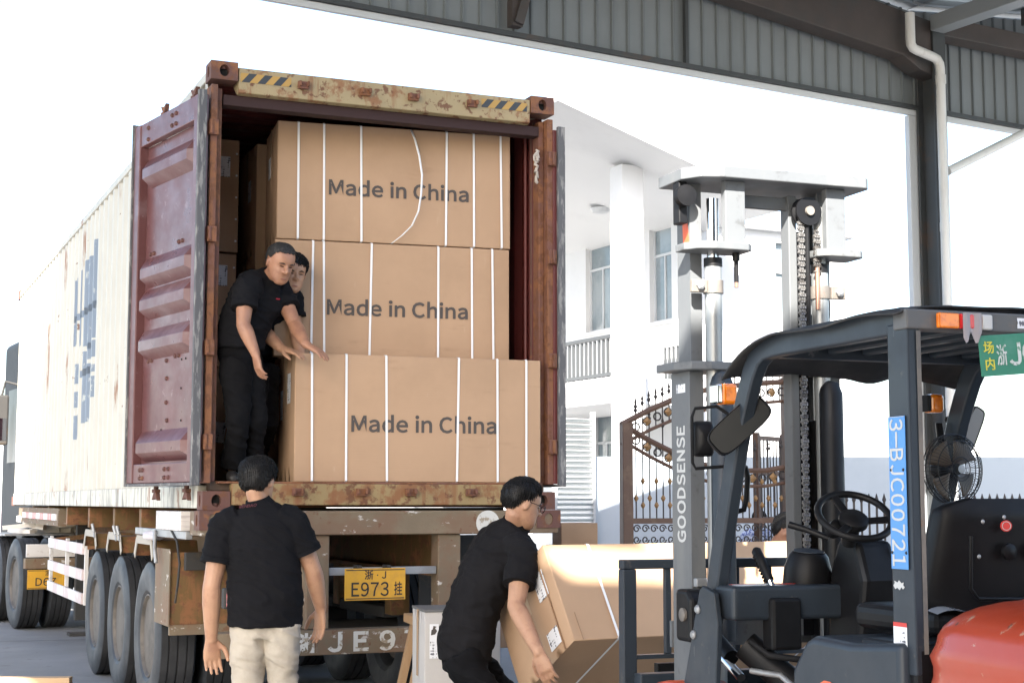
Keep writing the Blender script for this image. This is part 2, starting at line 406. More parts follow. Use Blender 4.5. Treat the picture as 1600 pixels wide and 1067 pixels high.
# corner castings with their oval openings
def casting(x, y, z, sx, sy, sz, nm='corner_casting', P=None):
    """sx, sy: which way the outer faces look; 178 x 162 x 118 mm"""
    W, D, H = .178, .162, .122
    b = MB(); n = 20
    def face(o, u, v, nn, a, bb, hw, hh):
        # rectangular ring round an oval opening, and the wall of the opening
        o, u, v, nn = Vector(o), Vector(u), Vector(v), Vector(nn)
        rect = []; hole = []; deep = []
        for i in range(n):
            t = 2*pi*(i+.5)/n; c, s = cos(t), sin(t)
            kx = min(a/2/abs(c) if abs(c) > 1e-6 else 9, bb/2/abs(s) if abs(s) > 1e-6 else 9)
            rect.append(o+u*c*kx+v*s*kx); hole.append(o+u*c*hw+v*s*hh); deep.append(o+u*c*hw*.96+v*s*hh*.96-nn*.045)
        b.cur = 0; b.add(rect+hole+deep, [(i,(i+1)%n,n+(i+1)%n,n+i) for i in range(n)]+[(n+i,n+(i+1)%n,2*n+(i+1)%n,2*n+i) for i in range(n)])
        # the four corners the ring leaves out
        cs = [o+u*sa*a/2+v*sb*bb/2 for sa, sb in ((1,1),(-1,1),(-1,-1),(1,-1))]
        for q, cpt in enumerate(cs):
            js = sorted(range(n), key=lambda i: (rect[i]-cpt).length)[:2]
            b.add([cpt, rect[js[0]], rect[js[1]]], [(0,1,2)])
        b.cur = 1; b.add(deep, [tuple(range(n))]); b.cur = 0  # black back face paints the dark inside the opening
    cx, cy, cz = x+sx*-W/2, y-sy*D/2, z-sz*H/2
    face((cx, y, cz), (1,0,0), (0,0,1), (0,sy,0), W, H, .032, .04)
    face((x, cy, cz), (0,1,0), (0,0,1), (sx,0,0), D, H, .026, .038)
    face((cx, cy, z), (1,0,0), (0,1,0), (0,0,sz), W, D, .031, .06)
    xo, yo, zo = x-sx*W, y-sy*D, z-sz*H
    b.add([(xo,y,z),(xo,yo,z),(xo,yo,zo),(xo,y,zo)], [(0,1,2,3)]); b.add([(x,yo,z),(xo,yo,z),(xo,yo,zo),(x,yo,zo)], [(0,1,2,3)])
    b.add([(x,y,zo),(xo,y,zo),(xo,yo,zo),(x,yo,zo)], [(0,1,2,3)])
    b.build(nm, [m_cast, m_black], P or CT)
for z, sz in ((0-.012,-1), (CH,1)):
    casting(-.006,-.006,z,-1,-1,sz); casting(CW+.006,-.006,z,1,-1,sz); casting(-.006,CL,z,-1,1,sz); casting(CW+.006,CL,z,1,1,sz)
# hazard strips on the header
m_haz = bpy.data.materials.new('hazard_stripes'); m_haz.use_nodes = True
nt = m_haz.node_tree; N = nt.nodes; L = nt.links
tc = N.new('ShaderNodeTexCoord'); wv = N.new('ShaderNodeTexWave'); mp = N.new('ShaderNodeMapping'); cr = N.new('ShaderNodeValToRGB')
mp.inputs['Rotation'].default_value = (0, R(-40), 0); wv.inputs['Scale'].default_value = 3.9; wv.bands_direction = 'X'
L.new(tc.outputs['Object'], mp.inputs[0]); L.new(mp.outputs[0], wv.inputs[0]); L.new(wv.outputs['Fac'], cr.inputs[0])
cr.color_ramp.interpolation = 'CONSTANT'; cr.color_ramp.elements[0].color = (.035,.04,.045,1); cr.color_ramp.elements[1].color = (.40,.24,.06,1); cr.color_ramp.elements[1].position = .5
L.new(cr.outputs[0], N['Principled BSDF'].inputs['Base Color']); N['Principled BSDF'].inputs['Roughness'].default_value = .55
MB().mm(.19,-.0015,2.772,.53,.0,2.832).build('hazard_strip', m_haz, CT)
MB().mm(1.89,-.0015,2.776,2.235,.0,2.836).build('hazard_strip', m_haz, CT)
# pale rope tied to the lashing ring of the far wall
m_rope = mat('dirty_rope', (.45,.40,.34), .9, bump=.003, bscale=120)
b = MB(); pts = [(2.325+.010*sin(i*1.9), .035+.008*cos(i*2.3), 2.52-.017*i+.014*sin(i*2.7)) for i in range(15)]
b.tube(pts, [.007+.006*abs(sin(i*1.3)) for i in range(15)], 8); b.tube([(2.322+.02*cos(t*.9),.03,2.46+.035*sin(t*.9)) for t in range(7)], .008, 8)
tag(b.build('knotted_rope', m_rope, None, smooth=60), 'pale knotted rope hanging on the maroon inner wall of the container', 'rope')
ob = bpy.data.objects['knotted_rope']; ob.matrix_world = frame(C_LOC, C_YAW)
MB().tube([(2.365,.32,.2),(2.365,.32,2.7)], .014, 10).build('lashing_bar', m_maroon, CT, smooth=40)
# blue lettering painted on the corrugated near side (strips that follow the sheet)
def side_patch(y0, y1, z0, z1):
    pts = []
    for i in range(len(WALL_PATH)-1):
        (a, oa), (b_, ob_) = WALL_PATH[i], WALL_PATH[i+1]
        lo, hi = max(a, y0), min(b_, y1)
        if hi <= lo: continue
        f = lambda y: oa+(ob_-oa)*(y-a)/(b_-a)
        if not pts: pts.append((lo, f(lo)))
        pts.append((hi, f(hi)))
    k = len(pts)
    if k < 2: return
    MB().add([(.0085+o, y, z0) for y, o in pts]+[(.0085+o, y, z1) for y, o in pts], [(i,i+1,k+i+1,k+i) for i in range(k-1)]).build('side_lettering', m_blue, CT)
for y0, y1, z0, z1 in ((6.25,6.50,1.62,2.30),(5.95,6.17,1.58,2.34),(5.62,5.84,1.55,2.40),(5.30,5.48,1.50,2.40),(5.00,5.18,1.58,2.52),(5.0,6.5,1.86,1.93),(5.05,5.45,1.40,1.56),
    (6.1,6.36,1.22,1.42),(6.05,6.33,.98,1.14),(6.0,6.3,.66,.90),(5.62,5.90,.80,1.50),(5.28,5.52,.80,1.36),(5.02,5.16,1.02,1.22),(5.0,5.95,1.26,1.33)):
    side_patch(y0, y1, z0, z1)

# doors. local frame of a door: x from the hinge outwards, z up, +y is the inside face
DW, DZ0, DZ1 = 1.165, .165, 2.665
def make_door(sgn, m_in, full):
    h = bpy.data.objects.new('door', None); COL.objects.link(h); h.parent = CT
    S = lambda x: sgn*x
    prof = [(DZ0+.13, 0)]
    for zc in (.415, 1.11, 1.39, 1.61, 2.31):
        prof += [(zc-.105, 0), (zc-.045, .072), (zc+.02, .072), (zc+.105, 0)]
    prof.append((DZ1-.16, 0)); k = len(prof)
    # horizontal pressed ribs: the ends of each rib slope back to the flat panel
    xs = [.105, .115, .19, DW-.19, DW-.115, DW-.105]
    vs = []; fs = []
    for x in xs:
        for z, o in prof: vs.append((S(x), -.040+(o if .12 < x < DW-.12 else 0), z))
    for a in range(len(xs)-1):
        for i in range(k-1): fs.append((a*k+i, a*k+i+1, (a+1)*k+i+1, (a+1)*k+i))
    MB().add(vs, fs).build('door_panel', m_in, h, solid=.003)
    for x0, x1 in ((.02,.105), (DW-.105,DW)):
        MB().mm(min(S(x0),S(x1)), -.045, DZ0, max(S(x0),S(x1)), .024, DZ1).build('door_stile', m_in, h, bevel=.008)
    MB().mm(min(S(.106),S(DW-.106)), -.04, DZ0, max(S(.106),S(DW-.106)), .016, DZ0+.13).build('door_rail', m_in, h, bevel=.006)
    MB().mm(min(S(.106),S(DW-.106)), -.04, DZ1-.16, max(S(.106),S(DW-.106)), .016, DZ1).build('door_rail', m_in, h, bevel=.006)
    # rubber gasket round the edge
    for (x0, x1, z0, z1) in ((-.012,.019,DZ0-.02,DZ1+.02), (DW+.001,DW+.02,DZ0-.02,DZ1+.02)):
        MB().mm(min(S(x0),S(x1)), -.02, z0, max(S(x0),S(x1)), .036, z1).build('gasket', m_gask, h, bevel=.004)
    MB().mm(min(S(.0),S(DW)), -.02, DZ0-.02, max(S(0),S(DW)), .03, DZ0-.002).build('gasket', m_gask, h, bevel=.004)
    # locking rods outside with cam ends that stick out above and below
    for x in (.33, .86):
        MB().tube([(S(x),-.075,DZ0-.06),(S(x),-.075,DZ1+.06)], .017, 10).build('lock_rod', m_cast, h, smooth=40)
        for z in (DZ0-.05, DZ1+.05):
            s2 = 1 if z > 1 else -1
            b = MB(); b.mm(S(x)-.03,-.095,z-.012,S(x)+.03,-.055,z+.012); b.prism([(S(x)-.035,z+s2*.012),(S(x)+.01,z+s2*.012),(S(x)+.045,z+s2*.06),(S(x)-.01,z+s2*.045),(S(x)-.05,z+s2*.065)], -.09, -.06)
            b.build('cam_end', m_cast, h, bevel=.003)
    for z in (.42, 1.02, 1.75, 2.45):
        MB().mm(min(S(-.02),S(.10)), -.064, z-.045, max(S(-.02),S(.10)), -.046, z+.045).build('hinge_blade', m_rustpost, h, bevel=.004)
    # rivet heads on the inside
    if full:
        me = MB().lathe([(.016,0),(.014,.008),(.006,.014),(0,.0145)], 10, Matrix.Rotation(-pi/2, 4, 'X')).mesh('rivet', 50); me.materials.append(m_bolt)
        for x, z, y in [(.42,DZ0+.09,.016),(.49,DZ0+.09,.016),(.42,DZ0+.035,.016),(.49,DZ0+.035,.016),(.88,DZ0+.09,.016),(.93,DZ0+.09,.016),(.88,DZ0+.035,.016),(.93,DZ0+.035,.016),
                        (.42,DZ1-.05,.016),(.49,DZ1-.05,.016),(.42,DZ1-.12,.016),(.49,DZ1-.12,.016),(.92,DZ1-.05,.016),(.92,DZ1-.13,.016),
                        (.62,.86,-.038),(.62,.70,-.038),(.60,.58,-.038),(.63,.98,-.038),(.42,1.00,-.038),(.48,1.00,-.038),(.9,1.0,-.038),(.96,1.0,-.038),(.40,1.76,-.038),(.46,1.76,-.038),(.9,1.74,-.038),(.96,1.74,-.038)]:
            o = link('rivet', me, None, h, loc=(S(x), y, z))
        mk = MB().lathe([(.008,0),(.006,.004),(0,.0045)], 8, Matrix.Rotation(-pi/2, 4, 'X')).mesh('rivet', 50); mk.materials.append(m_black)
        for x, z in ((.22,.98),(.30,.97),(.37,.97),(.22,.78),(.37,.78),(.22,.58),(.36,.57),(.7,.52)):
            link('rivet', mk, None, h, loc=(S(x), -.038, z))
    return h
dl = make_door(1, m_door_in, True)
dl.location = (-.055, -.035, 0); 
# hinged on the near corner post and swung right round until it stands off the side wall
dl.rotation_euler = (0, 0, R(90+11))
dr = make_door(-1, m_maroon, False)
dr.location = (CW+.040, -.03, 0); dr.rotation_euler = (0, 0, R(-90.6))
# ------------------------------------------------------------------ trailer under the container
m_yel = rusty('trailer_yellow_paint', (.125,.07,.02), .7, rough=.7)
m_rear = mat('worn_rear_beam', (.165,.125,.08), .75, layers=[((.17,.10,.06), 3.5, .45, .62, .75), ((.55,.52,.48), (7,7,14), .60, .66, .8), (RUST, 12, .58, .66, .7)], bump=.001, bscale=50, var=.15)
m_tyre = mat('tyre_rubber', (.016,.017,.019), .75, layers=[((.06,.06,.065), 2.5, .45, .75, .5)], bump=.001, bscale=60)
m_wall = mat('tyre_sidewall', (.028,.032,.038), .6, layers=[((.065,.073,.08), 3, .45, .7, .6)], rvar=.1)
m_rim = mat('dusty_rim', (.115,.10,.085), .65, .3, layers=[((.05,.045,.04), 4, .45, .65, .7)], var=.15)
m_chas = mat('chassis_black', (.03,.028,.026), .75, layers=[((.12,.075,.035), 3, .55, .7, .6)])
m_white = mat('white_paint_worn', (.62,.60,.58), .6, layers=[((.35,.30,.27), 7, .55, .68, .7)])
m_red = mat('reflector_red', (.45,.10,.10), .45, layers=[((.55,.4,.4), 12, .5, .65, .6)])
m_plate = mat('plate_yellow', (.62,.33,.03), .45, layers=[((.40,.22,.05), 6, .5, .68, .6)])
m_ink = mat('black_ink', (.02,.02,.022), .6)
m_zinc = mat('galvanised_dull', (.33,.34,.35), .5, .5, layers=[((.2,.19,.18), 5, .45, .65, .6)])
TR = thing('container_trailer', 'rusty yellow three axle container trailer with white lettered bumper', 'trailer', C_LOC, C_YAW)
# main beams and cross members
for x in (.72, 1.70):
    b = MB(); b.mm(x-.07,.25,-.46,x+.07,11.8,-.43); b.mm(x-.07,.31,-.06,x+.07,11.8,-.02); b.mm(x-.008,.32,-.431,x+.008,11.79,-.059)
    b.build('main_beam', m_yel, TR)
for y in (1.2,2.6,3.9,5.4,7,8.6,10.2):
    MB().mm(.06,y-.05,-.2,2.38,y+.05,-.014).build('cross_member', m_yel, TR, bevel=.004)
MB().mm(-.02,-.03,-.172,2.46,.30,-.016).build('rear_crossbeam', m_rear, TR, bevel=.008)
MB().mm(.19,.45,-.15,2.25,.55,.0012).build('gap_shade_plate', m_chas, TR)  # dark plate added to blacken the see-through gap under the container
casting(-.03,-.04,-.014,-1,-1,1,'twist_lock_housing',TR); casting(2.47,-.04,-.014,1,-1,1,'twist_lock_housing',TR)
for x0, x1 in ((.68,.83), (1.585,1.745)):
    MB().mm(x0,.0,-.775,x1,.14,-.174).build('rear_post', m_rear, TR, bevel=.006)
MB().mm(.06,-.05,-.935,2.38,.09,-.778).build('rear_bumper', m_rear, TR, bevel=.006)
MB().mm(.835,.02,-.435,1.58,.05,-.385).build('plate_bar', m_zinc, TR, bevel=.003)
# number plate
PL = bpy.data.objects.new('number_plate', None); COL.objects.link(PL); PL.parent = TR; PL.location = (1.117,-.085,-.49); PL['label'] = 'yellow number plate with black characters'
def plate_body(parent, w, h, m, m2, name='plate_sheet'):
    MB().mm(-w/2,0,-h/2,w/2,.004,h/2).build(name, m, parent, bevel=.012 if w > .3 else .004)
    t = .006
    for a in ((-w/2+.008,-h/2+.008,w/2-.008,-h/2+.008+t),(-w/2+.008,h/2-.008-t,w/2-.008,h/2-.008)):
        MB().mm(a[0],-.0012,a[1],a[2],.0,a[3]).build('plate_border', m2, parent)
plate_body(PL, .415, .205, m_plate, m_ink)
text('浙 · J', m_ink, PL, face_at(0,-.0015,.060), size=.062, bold=.012, space=1.25)
text('E973', m_ink, PL, face_at(-.035,-.0015,-.032), size=.118, bold=.010, sx=.86)
text('挂', m_ink, PL, face_at(.157,-.0015,-.030), size=.095, bold=.012, sx=.62)
MB().mm(1.0,-.07,-.40,1.03,.02,-.37).build('plate_clip', m_chas, TR); MB().mm(1.2,-.07,-.40,1.23,.02,-.37).build('plate_clip', m_chas, TR)
m_sten = mat('stencil_white', (.55,.54,.50), .7, layers=[((.26,.20,.13), 16, .52, .60, .9)])
for s_, x, sz in (('浙',.68,.13), ('J',.86,.16), ('E',1.035,.16), ('9',1.215,.16), ('7',1.385,.16), ('3',1.56,.16), ('挂',1.74,.13)):
    text(s_, m_sten, TR, face_at(x,-.0515,-.855), 'stencil_lettering', size=sz, bold=.035, sx=1.15)
MB().lathe([(.085,0),(.085,.002)], 24, Matrix.Translation((1.93,-.0305,-.10)) @ Matrix.Rotation(pi/2,4,'X')).build('chalk_mark', m_sten, TR)
# tail lamps either side
for x in (.30,2.1):
    MB().mm(x-.16,-.02,-.63,x+.16,.06,-.50).build('tail_lamp_box', m_chas, TR, bevel=.01)
    for i, c in enumerate((m_red, mat('amber_lens', (.75,.20,.01), .25), m_red)):
        MB().mm(x-.145+i*.1,-.03,-.615,x-.055+i*.1,-.021,-.515).build('lens', c, TR, bevel=.006)
# axles and wheels
def make_wheel(parent, x, y, z, side, r=.535, w=.275, name='wheel'):
    e = bpy.data.objects.new(name, None); COL.objects.link(e); e.parent = parent; e.location = (x, y, z); e.rotation_euler = (0, R(-90)*side, 0)
    return e
def tyre_mesh(r, w):
    """axis z; outer face at +w/2; three circumferential grooves in the tread"""
    h = w/2; t = .80*h
    pr = [(.295,h*.72),(.33,h*.93),(r*.78,h*1.02),(r*.93,h*.96),(r*.985,h*.84)]
    g = []
    for a, b_ in ((.82,.50),(.42,.05),(-.05,-.42),(-.50,-.82)):
        g += [(r-.012,a*h+.001),(r,a*h),(r,b_*h),(r-.012,b_*h-.001)]
    pr += g
    pr += [(r*.985,-h*.84),(r*.93,-h*.96),(r*.78,-h*1.02),(.33,-h*.93),(.295,-h*.72)]
    b = MB(); b.lathe(pr, 56, closed=True)
    n = len(pr)
    b.mi = []
    for i in range(n):
        a = 0 if 4 <= i < n-5 else 1
        b.mi += [a]*56
    me = b.mesh('tyre', 30); me.materials.append(m_tyre); me.materials.append(m_wall); return me
def rim_mesh(w, outer=True):
    h = w/2
    pr = [(.30,h*.72),(.302,h*.86),(.292,h*.88),(.275,h*.70),(.262,h*.30),(.25,-.01),(.235,-.05),(.17,-.06),(.15,-.04),(.145,.03),(.10,.05),(.095,.085),(0,.09)]
    me = MB().lathe(pr, 40).mesh('rim', 35); me.materials.append(m_rim); return me
TY = tyre_mesh(.537, .28); RM = rim_mesh(.28)
hole_me = MB().lathe([(.024,0),(.02,.004),(0,.004)], 12).mesh('hand_hole', 40); hole_me.materials.append(m_black)  # black disc painted in for the dark of a hand hole
nut_me = MB().lathe([(.016,0),(.016,.03),(.009,.034),(0,.034)], 6).mesh('wheel_nut'); nut_me.materials.append(m_chas)
def wheel(parent, x, y, z, side, detail=True):
    w = make_wheel(parent, x, y, z, side)
    link('tyre', TY, None, w); rm = link('rim', RM, None, w)
    if detail:
        for i in range(10):
            a = 2*pi*i/10; link('wheel_nut', nut_me, None, rm, loc=(.125*cos(a), .125*sin(a), .04))
        for i in range(8):
            a = 2*pi*(i+.5)/8; link('hand_hole', hole_me, None, rm, loc=(.203*cos(a), .203*sin(a), -.052))
    return w
AZ = -1.475+.540
for y in (4.50, 3.19, 1.88):
    MB().tube([(.12,y,AZ),(2.32,y,AZ)], .075, 14).build('axle', m_chas, TR, smooth=40)
    wheel(TR, .13, y, AZ, 1); wheel(TR, .47, y, AZ, 1, False); wheel(TR, CW-.47, y, AZ, -1, False); wheel(TR, CW-.13, y, AZ, -1, False)
    MB().mm(.66,y-.55,AZ+.12,.80,y+.55,AZ+.20).build('leaf_spring', m_chas, TR, bevel=.01)
    MB().mm(1.64,y-.55,AZ+.12,1.78,y+.55,AZ+.20).build('leaf_spring', m_chas, TR, bevel=.01)
for x in (.73,1.71):
    for y in (3.84,2.53,1.2,5.15):
        MB().mm(x-.07,y-.08,AZ+.15,x+.07,y+.08,-.46).build('spring_hanger', m_yel, TR, bevel=.006)
# short yellow mudguards: flat tops with sloping ends above each wheel
def fender(y):
    p = [(y-.60,-.36),(y-.52,-.235),(y+.05,-.235),(y+.14,-.36)]
    q = [(y-.585,-.36),(y-.51,-.25),(y+.04,-.25),(y+.125,-.36)]
    b = MB(); n = 4
    for i in range(n-1):
        a, c, d, e_ = p[i], p[i+1], q[i+1], q[i]
        b.prism([a, c, d, e_], -.05, .28, 'x')
    b.build('mudguard', m_yel, TR, label='short bent steel mudguard')
    for k_ in (0,1,2):
        MB().bar((-.052,p[k_][0],p[k_][1]),(-.052,p[k_+1][0],p[k_+1][1]),.006,.06,up=(0,0,1)).build('mudguard_edge', mat('dusty_beige', (.36,.33,.28), .7), TR)
for y in (4.72, 3.38, 2.02): fender(y)
MB().mm(-.02,-.0+.92,-.80,.66,.935,-.30).build('mud_flap_plate', m_yel, TR, bevel=.004)
MB().mm(1.78,.92,-.95,2.44,.935,-.20).build('mud_flap_plate', m_chas, TR, bevel=.004)
MB().mm(-.02,.905,-.86,.66,.945,-.79).build('mud_flap_bar', m_rear, TR, bevel=.004)
MB().mm(-.03,.90,-.80,-.022,1.42,-.28).build('mud_flap_side', m_rear, TR)
MB().mm(.06,.80,-.42,.70,.86,-.30).build('side_bracket', m_chas, TR, bevel=.004)
# side equipment: tool rack, ratchets, hoses
MB().mm(-.045,.30,-.20,.0,2.2,-.15).build('side_angle', m_zinc, TR, bevel=.004)
for y in (2.85, 3.02, 4.2):
    b = MB(); b.tube([(-.06,y,-.22),(-.075,y+.02,-.15)], .014, 8); b.tube([(-.06,y,-.23),(-.06,y-.03,-.27)], .008, 8)
    b.build('load_ratchet', m_zinc, TR, smooth=40)
b = MB(); b.tube([(-.06,1.30,-.16),(-.07,1.24,-.28),(-.065,1.20,-.38)], .014, 10); b.build('ratchet_lever', m_zinc, TR, smooth=40)
b = MB(); pts = [(-.05,.75,-.15),(-.05,.55,-.22),(-.05,.45,-.36),(-.05,.50,-.5),(-.04,.62,-.62)]
b.tube(pts, .008, 8); b.build('air_hose', m_chas, TR, smooth=40)
# side guard: two-tone slats
SG = bpy.data.objects.new('side_guard', None); COL.objects.link(SG); SG.parent = TR
for z in (-.40,-.64,-.86):
    n = 6
    for i in range(n):
        y0 = 5.25+(7.9-5.25)*i/n; y1 = 5.25+(7.9-5.25)*(i+1)/n-.002
        MB().mm(-.012,y0,z-.05,.008,y1,z+.05).build('guard_slat', m_white if i % 2 else mat('faded_pink_paint', (.52,.43,.42), .6, layers=[((.62,.6,.58), 6, .5, .65, .8)]), SG)
for y in (5.24, 6.6, 7.92):
    MB().mm(.009,y-.02,-.92,.045,y+.02,-.33).build('guard_post', m_white, SG, bevel=.003)
for y in (5.24,7.9): MB().bar((.03,y,-.38),(.7,y-.05,-.30),.04,.05).build('guard_arm', m_yel, SG)
# landing legs
for x in (.45, 1.99):
    MB().mm(x-.07,8.55,-1.30,x+.07,8.69,-.20).build('landing_leg', m_chas, TR, bevel=.006); MB().mm(x-.13,8.50,-1.473,x+.13,8.74,-1.44).build('landing_foot', m_chas, TR)
# red and white conspicuity strip on the chassis side
for i in range(9):
    y0 = 7.6+i*.38
    MB().mm(.02,y0,-.16,.035,y0+.37,-.09).build('reflective_strip', m_red if i % 2 else m_white, TR)
MB().mm(.036,7.5,-.22,.12,11.6,-.03).build('side_sill', m_rear, TR)
# loose things on the trailer
b = MB(); b.mm(-.055,.42,-.148,.18,1.30,-.02)
tag(b.build('carton', mat('printed_carton', (.62,.58,.55), .7, layers=[((.35,.30,.30), (3,40,60), .5, .6, .6)]), None, bevel=.004), 'small pale printed carton wedged under the container side', 'carton')
bpy.data.objects['carton'].matrix_world = frame(C_LOC, C_YAW)
def rag(x, y, z, s, label, c):
    b = MB(); n = 14
    def fn(u, v):
        a = 2*pi*u; r = s*sin(pi*min(max(v,.02),.98)); q = noise.noise(Vector((cos(a)*2+x*9, sin(a)*2+y*7, v*4)))
        return (x+r*cos(a)*(1+.5*q)*.6, y+r*sin(a)*(1+.6*q)*1.3, z-s*.35*cos(pi*v)*(1+.6*q))
    b.grid(fn, n, 9, True)
    o = tag(b.build('rag', mat('rag_'+c, {'pale':(.55,.52,.55),'grey':(.30,.28,.31)}[c], .9), None, smooth=70), label, 'rag'); o.matrix_world = frame(C_LOC, C_YAW)
rag(-.02,1.55,-.20,.12,'crumpled pale rag draped over the trailer side by the last wheel','pale')

# ------------------------------------------------------------------ tractor unit standing ahead of the trailer
T_LOC = (-4.68, 19.0, 0); T_YAW = 28
TU = thing('tractor_truck', 'dark tractor unit at the far end of the trailer with yellow rear plate', 'truck', T_LOC, T_YAW)
m_cab = mat('cab_dark_grey', (.010,.012,.015), .6, var=.1, spec=.2)
for x in (-.95,): wheel(TU, x-.14, .55, .54, 1, False); wheel(TU, x+.20, .55, .54, 1, False)
for x in (.95,): wheel(TU, x+.14, .55, .54, -1, False); wheel(TU, x-.20, .55, .54, -1, False)
wheel(TU, -1.09, 1.90, .54, 1, False); wheel(TU, -.75, 1.90, .54, 1, False); wheel(TU, 1.09, 1.90, .54, -1, False); wheel(TU, .75, 1.90, .54, -1, False)
wheel(TU, -.35, 5.2, .54, 1, False); wheel(TU, 1.05, 5.2, .54, -1, False)
for x in (-.42,.42): MB().mm(x-.04,-.25,.72,x+.04,6,.95).build('chassis_rail', m_chas, TU)
for y in (.55,1.9,5.2): MB().tube([(-1.0,y,.54),(1.0,y,.54)], .07, 12).build('axle', m_chas, TU, smooth=40)
MB().mm(-1.25,-.30,.74,.95,-.18,.86).build('rear_crossmember', m_rear, TU, bevel=.006)
MB().lathe([(.48,0),(.48,.05),(.1,.07),(0,.07)], 28, Matrix.Translation((0,.9,1.0))).build('fifth_wheel', m_chas, TU, smooth=30)
MB().mm(-.45,3.7,.75,1.2,6.1,3.95).build('cab', m_cab, TU, bevel=.12, seg=4)
MB().mm(-.456,4.4,2.1,-.453,5.6,3.2).build('cab_window', mat('dark_glass', (.02,.025,.03), .35, spec=.2), TU)
MB().mm(-.3,3.4,.9,1.0,3.69,3.2).build('air_deflector', m_cab, TU, bevel=.05)
for z in (.72,.45,): MB().mm(-.6,4.35,z-.04,-.44,4.75,z).build('cab_step', m_zinc, TU)
MB().tube([(-1.12,3.2,1.1),(-1.12,2.9,.9),(-1.12,2.5,.85)], .06, 10).build('air_tank', m_zinc, TU, smooth=40)
# mudguard over the far rear wheels
for sx in (1,):
    b = MB(); x0, x1 = sorted((sx*.70, sx*1.25))
    b.grid(lambda u, v: (x0+(x1-x0)*v, .55-.62*cos(pi*u)*.98, .54+.60*sin(pi*u)), 14, 2)
    b.build('rear_mudguard', m_white, TU, smooth=40, solid=.01)
TP = bpy.data.objects.new('number_plate', None); COL.objects.link(TP); TP.parent = TU; TP.location = (-1.0,-.34,.62); TP['label'] = 'yellow rear number plate'
MB().mm(-1.22,-.178,.87,-.55,-.15,1.02).build('tail_panel', m_white, TU, bevel=.004)
plate_body(TP, .46, .22, m_plate, m_ink)
text('浙', m_ink, TP, face_at(0,-.0015,.070), size=.06, bold=.012)
text('D67', m_ink, TP, face_at(-.02,-.0015,-.028), size=.12, bold=.012)
b = MB(); b.tube([(-.45,4.9,3.25),(-.62,5.0,3.3),(-.66,5.0,3.1)], .02, 8); b.build('mirror_arm', m_chas, TU, smooth=40)
MB().mm(-.76,4.96,2.35,-.56,5.05,3.1).build('door_mirror', m_chas, TU, bevel=.03)
MB().mm(-.73,4.956,2.42,-.59,4.96,2.75).build('mirror_glass', mat('mirror_glass', (.6,.62,.65), .05, 1.0), TU)
# pale timber offcuts heaped on the deck plate behind the cab
m_off = mat('sun_pale_timber', (.70,.66,.60), .8, layers=[((.40,.30,.22), (3,3,20), .52, .68, .6)])  # whitish colour paints in sun on a heap that lies in shade
MB().mm(-1.2,1.35,1.09,.2,2.25,1.115).build('deck_plate', m_zinc, TU)
random.seed(11); TM = frame(T_LOC, T_YAW)
for i in range(22):
    L_ = .28+.32*random.random(); lay = i//6
    o = MB().box((0,0,0),(L_,.05+.05*random.random(),.045+.03*random.random())).build('timber_offcut', m_off, None)
    o.matrix_world = TM @ Matrix.Translation((-.62+random.uniform(-.40,.40), 1.75+random.uniform(-.28,.28), 1.145+lay*.068)) @ Matrix.Rotation(R(random.uniform(-70,10)),4,'Z') @ Matrix.Rotation(R(random.uniform(-9,9)),4,'Y')
    tag(o, 'pale timber offcut in the jumbled heap on the tractor deck', 'timber', 'timber offcuts heaped on the tractor deck')
# plank end at the lower left
pk = at(110, 1053, 12.5)
o = MB().mm(-1.2,-.06,0,.34,.06,.135).build('timber_beam', mat('fresh_pine', (.50,.34,.20), .75, layers=[((.38,.24,.13), (1.5,25,25), .45, .65, .7)], bump=.001), None, bevel=.004)
o.location = (pk.x-.34, pk.y, 0); o.rotation_euler = (0, 0, R(4)); tag(o, 'pale timber beam lying at the bottom left corner', 'beam')
# ------------------------------------------------------------------ cartons
m_card = mat('cardboard', (.44,.288,.18), .8, layers=[((.37,.24,.148), 1.1, .4, .7, .75), ((.28,.17,.10), (2,2,9), .60, .76, .4), ((.50,.36,.25), (14,14,3), .66, .72, .4)], bump=.0006, bscale=(4,4,160), var=.05, vscale=1.2, spec=.25)
m_cgrey = mat('grey_board', (.50,.48,.46), .8, layers=[((.40,.38,.36), 1.5, .45, .7, .6)], var=.05, spec=.25)
m_strap = mat('white_strap', (.78,.77,.76), .4)
m_print = mat('carton_print', (.075,.062,.055), .75)
m_lab = bpy.data.materials.new('paper_label'); m_lab.use_nodes = True
nt = m_lab.node_tree; N = nt.nodes; L = nt.links
tc = N.new('ShaderNodeTexCoord'); mp = N.new('ShaderNodeMapping'); mp.inputs['Scale'].default_value = (55,55,9); mp2 = N.new('ShaderNodeMapping'); mp2.inputs['Scale'].default_value = (6,6,75)
t1 = N.new('ShaderNodeTexNoise'); t1.inputs['Scale'].default_value = 1; t2 = N.new('ShaderNodeTexNoise'); t2.inputs['Scale'].default_value = 1
L.new(tc.outputs['Object'], mp.inputs[0]); L.new(mp.outputs[0], t1.inputs[0]); L.new(tc.outputs['Object'], mp2.inputs[0]); L.new(mp2.outputs[0], t2.inputs[0])
mu = N.new('ShaderNodeMath'); mu.operation = 'MULTIPLY'; L.new(t1.outputs[0], mu.inputs[0]); L.new(t2.outputs[0], mu.inputs[1])
cr = N.new('ShaderNodeValToRGB'); cr.color_ramp.elements[0].position = .31; cr.color_ramp.elements[0].color = (.72,.73,.75,1); cr.color_ramp.elements[1].position = .34; cr.color_ramp.elements[1].color = (.12,.12,.14,1)
L.new(mu.outputs[0], cr.inputs[0]); L.new(cr.outputs[0], N['Principled BSDF'].inputs['Base Color']); N['Principled BSDF'].inputs['Roughness'].default_value = .6

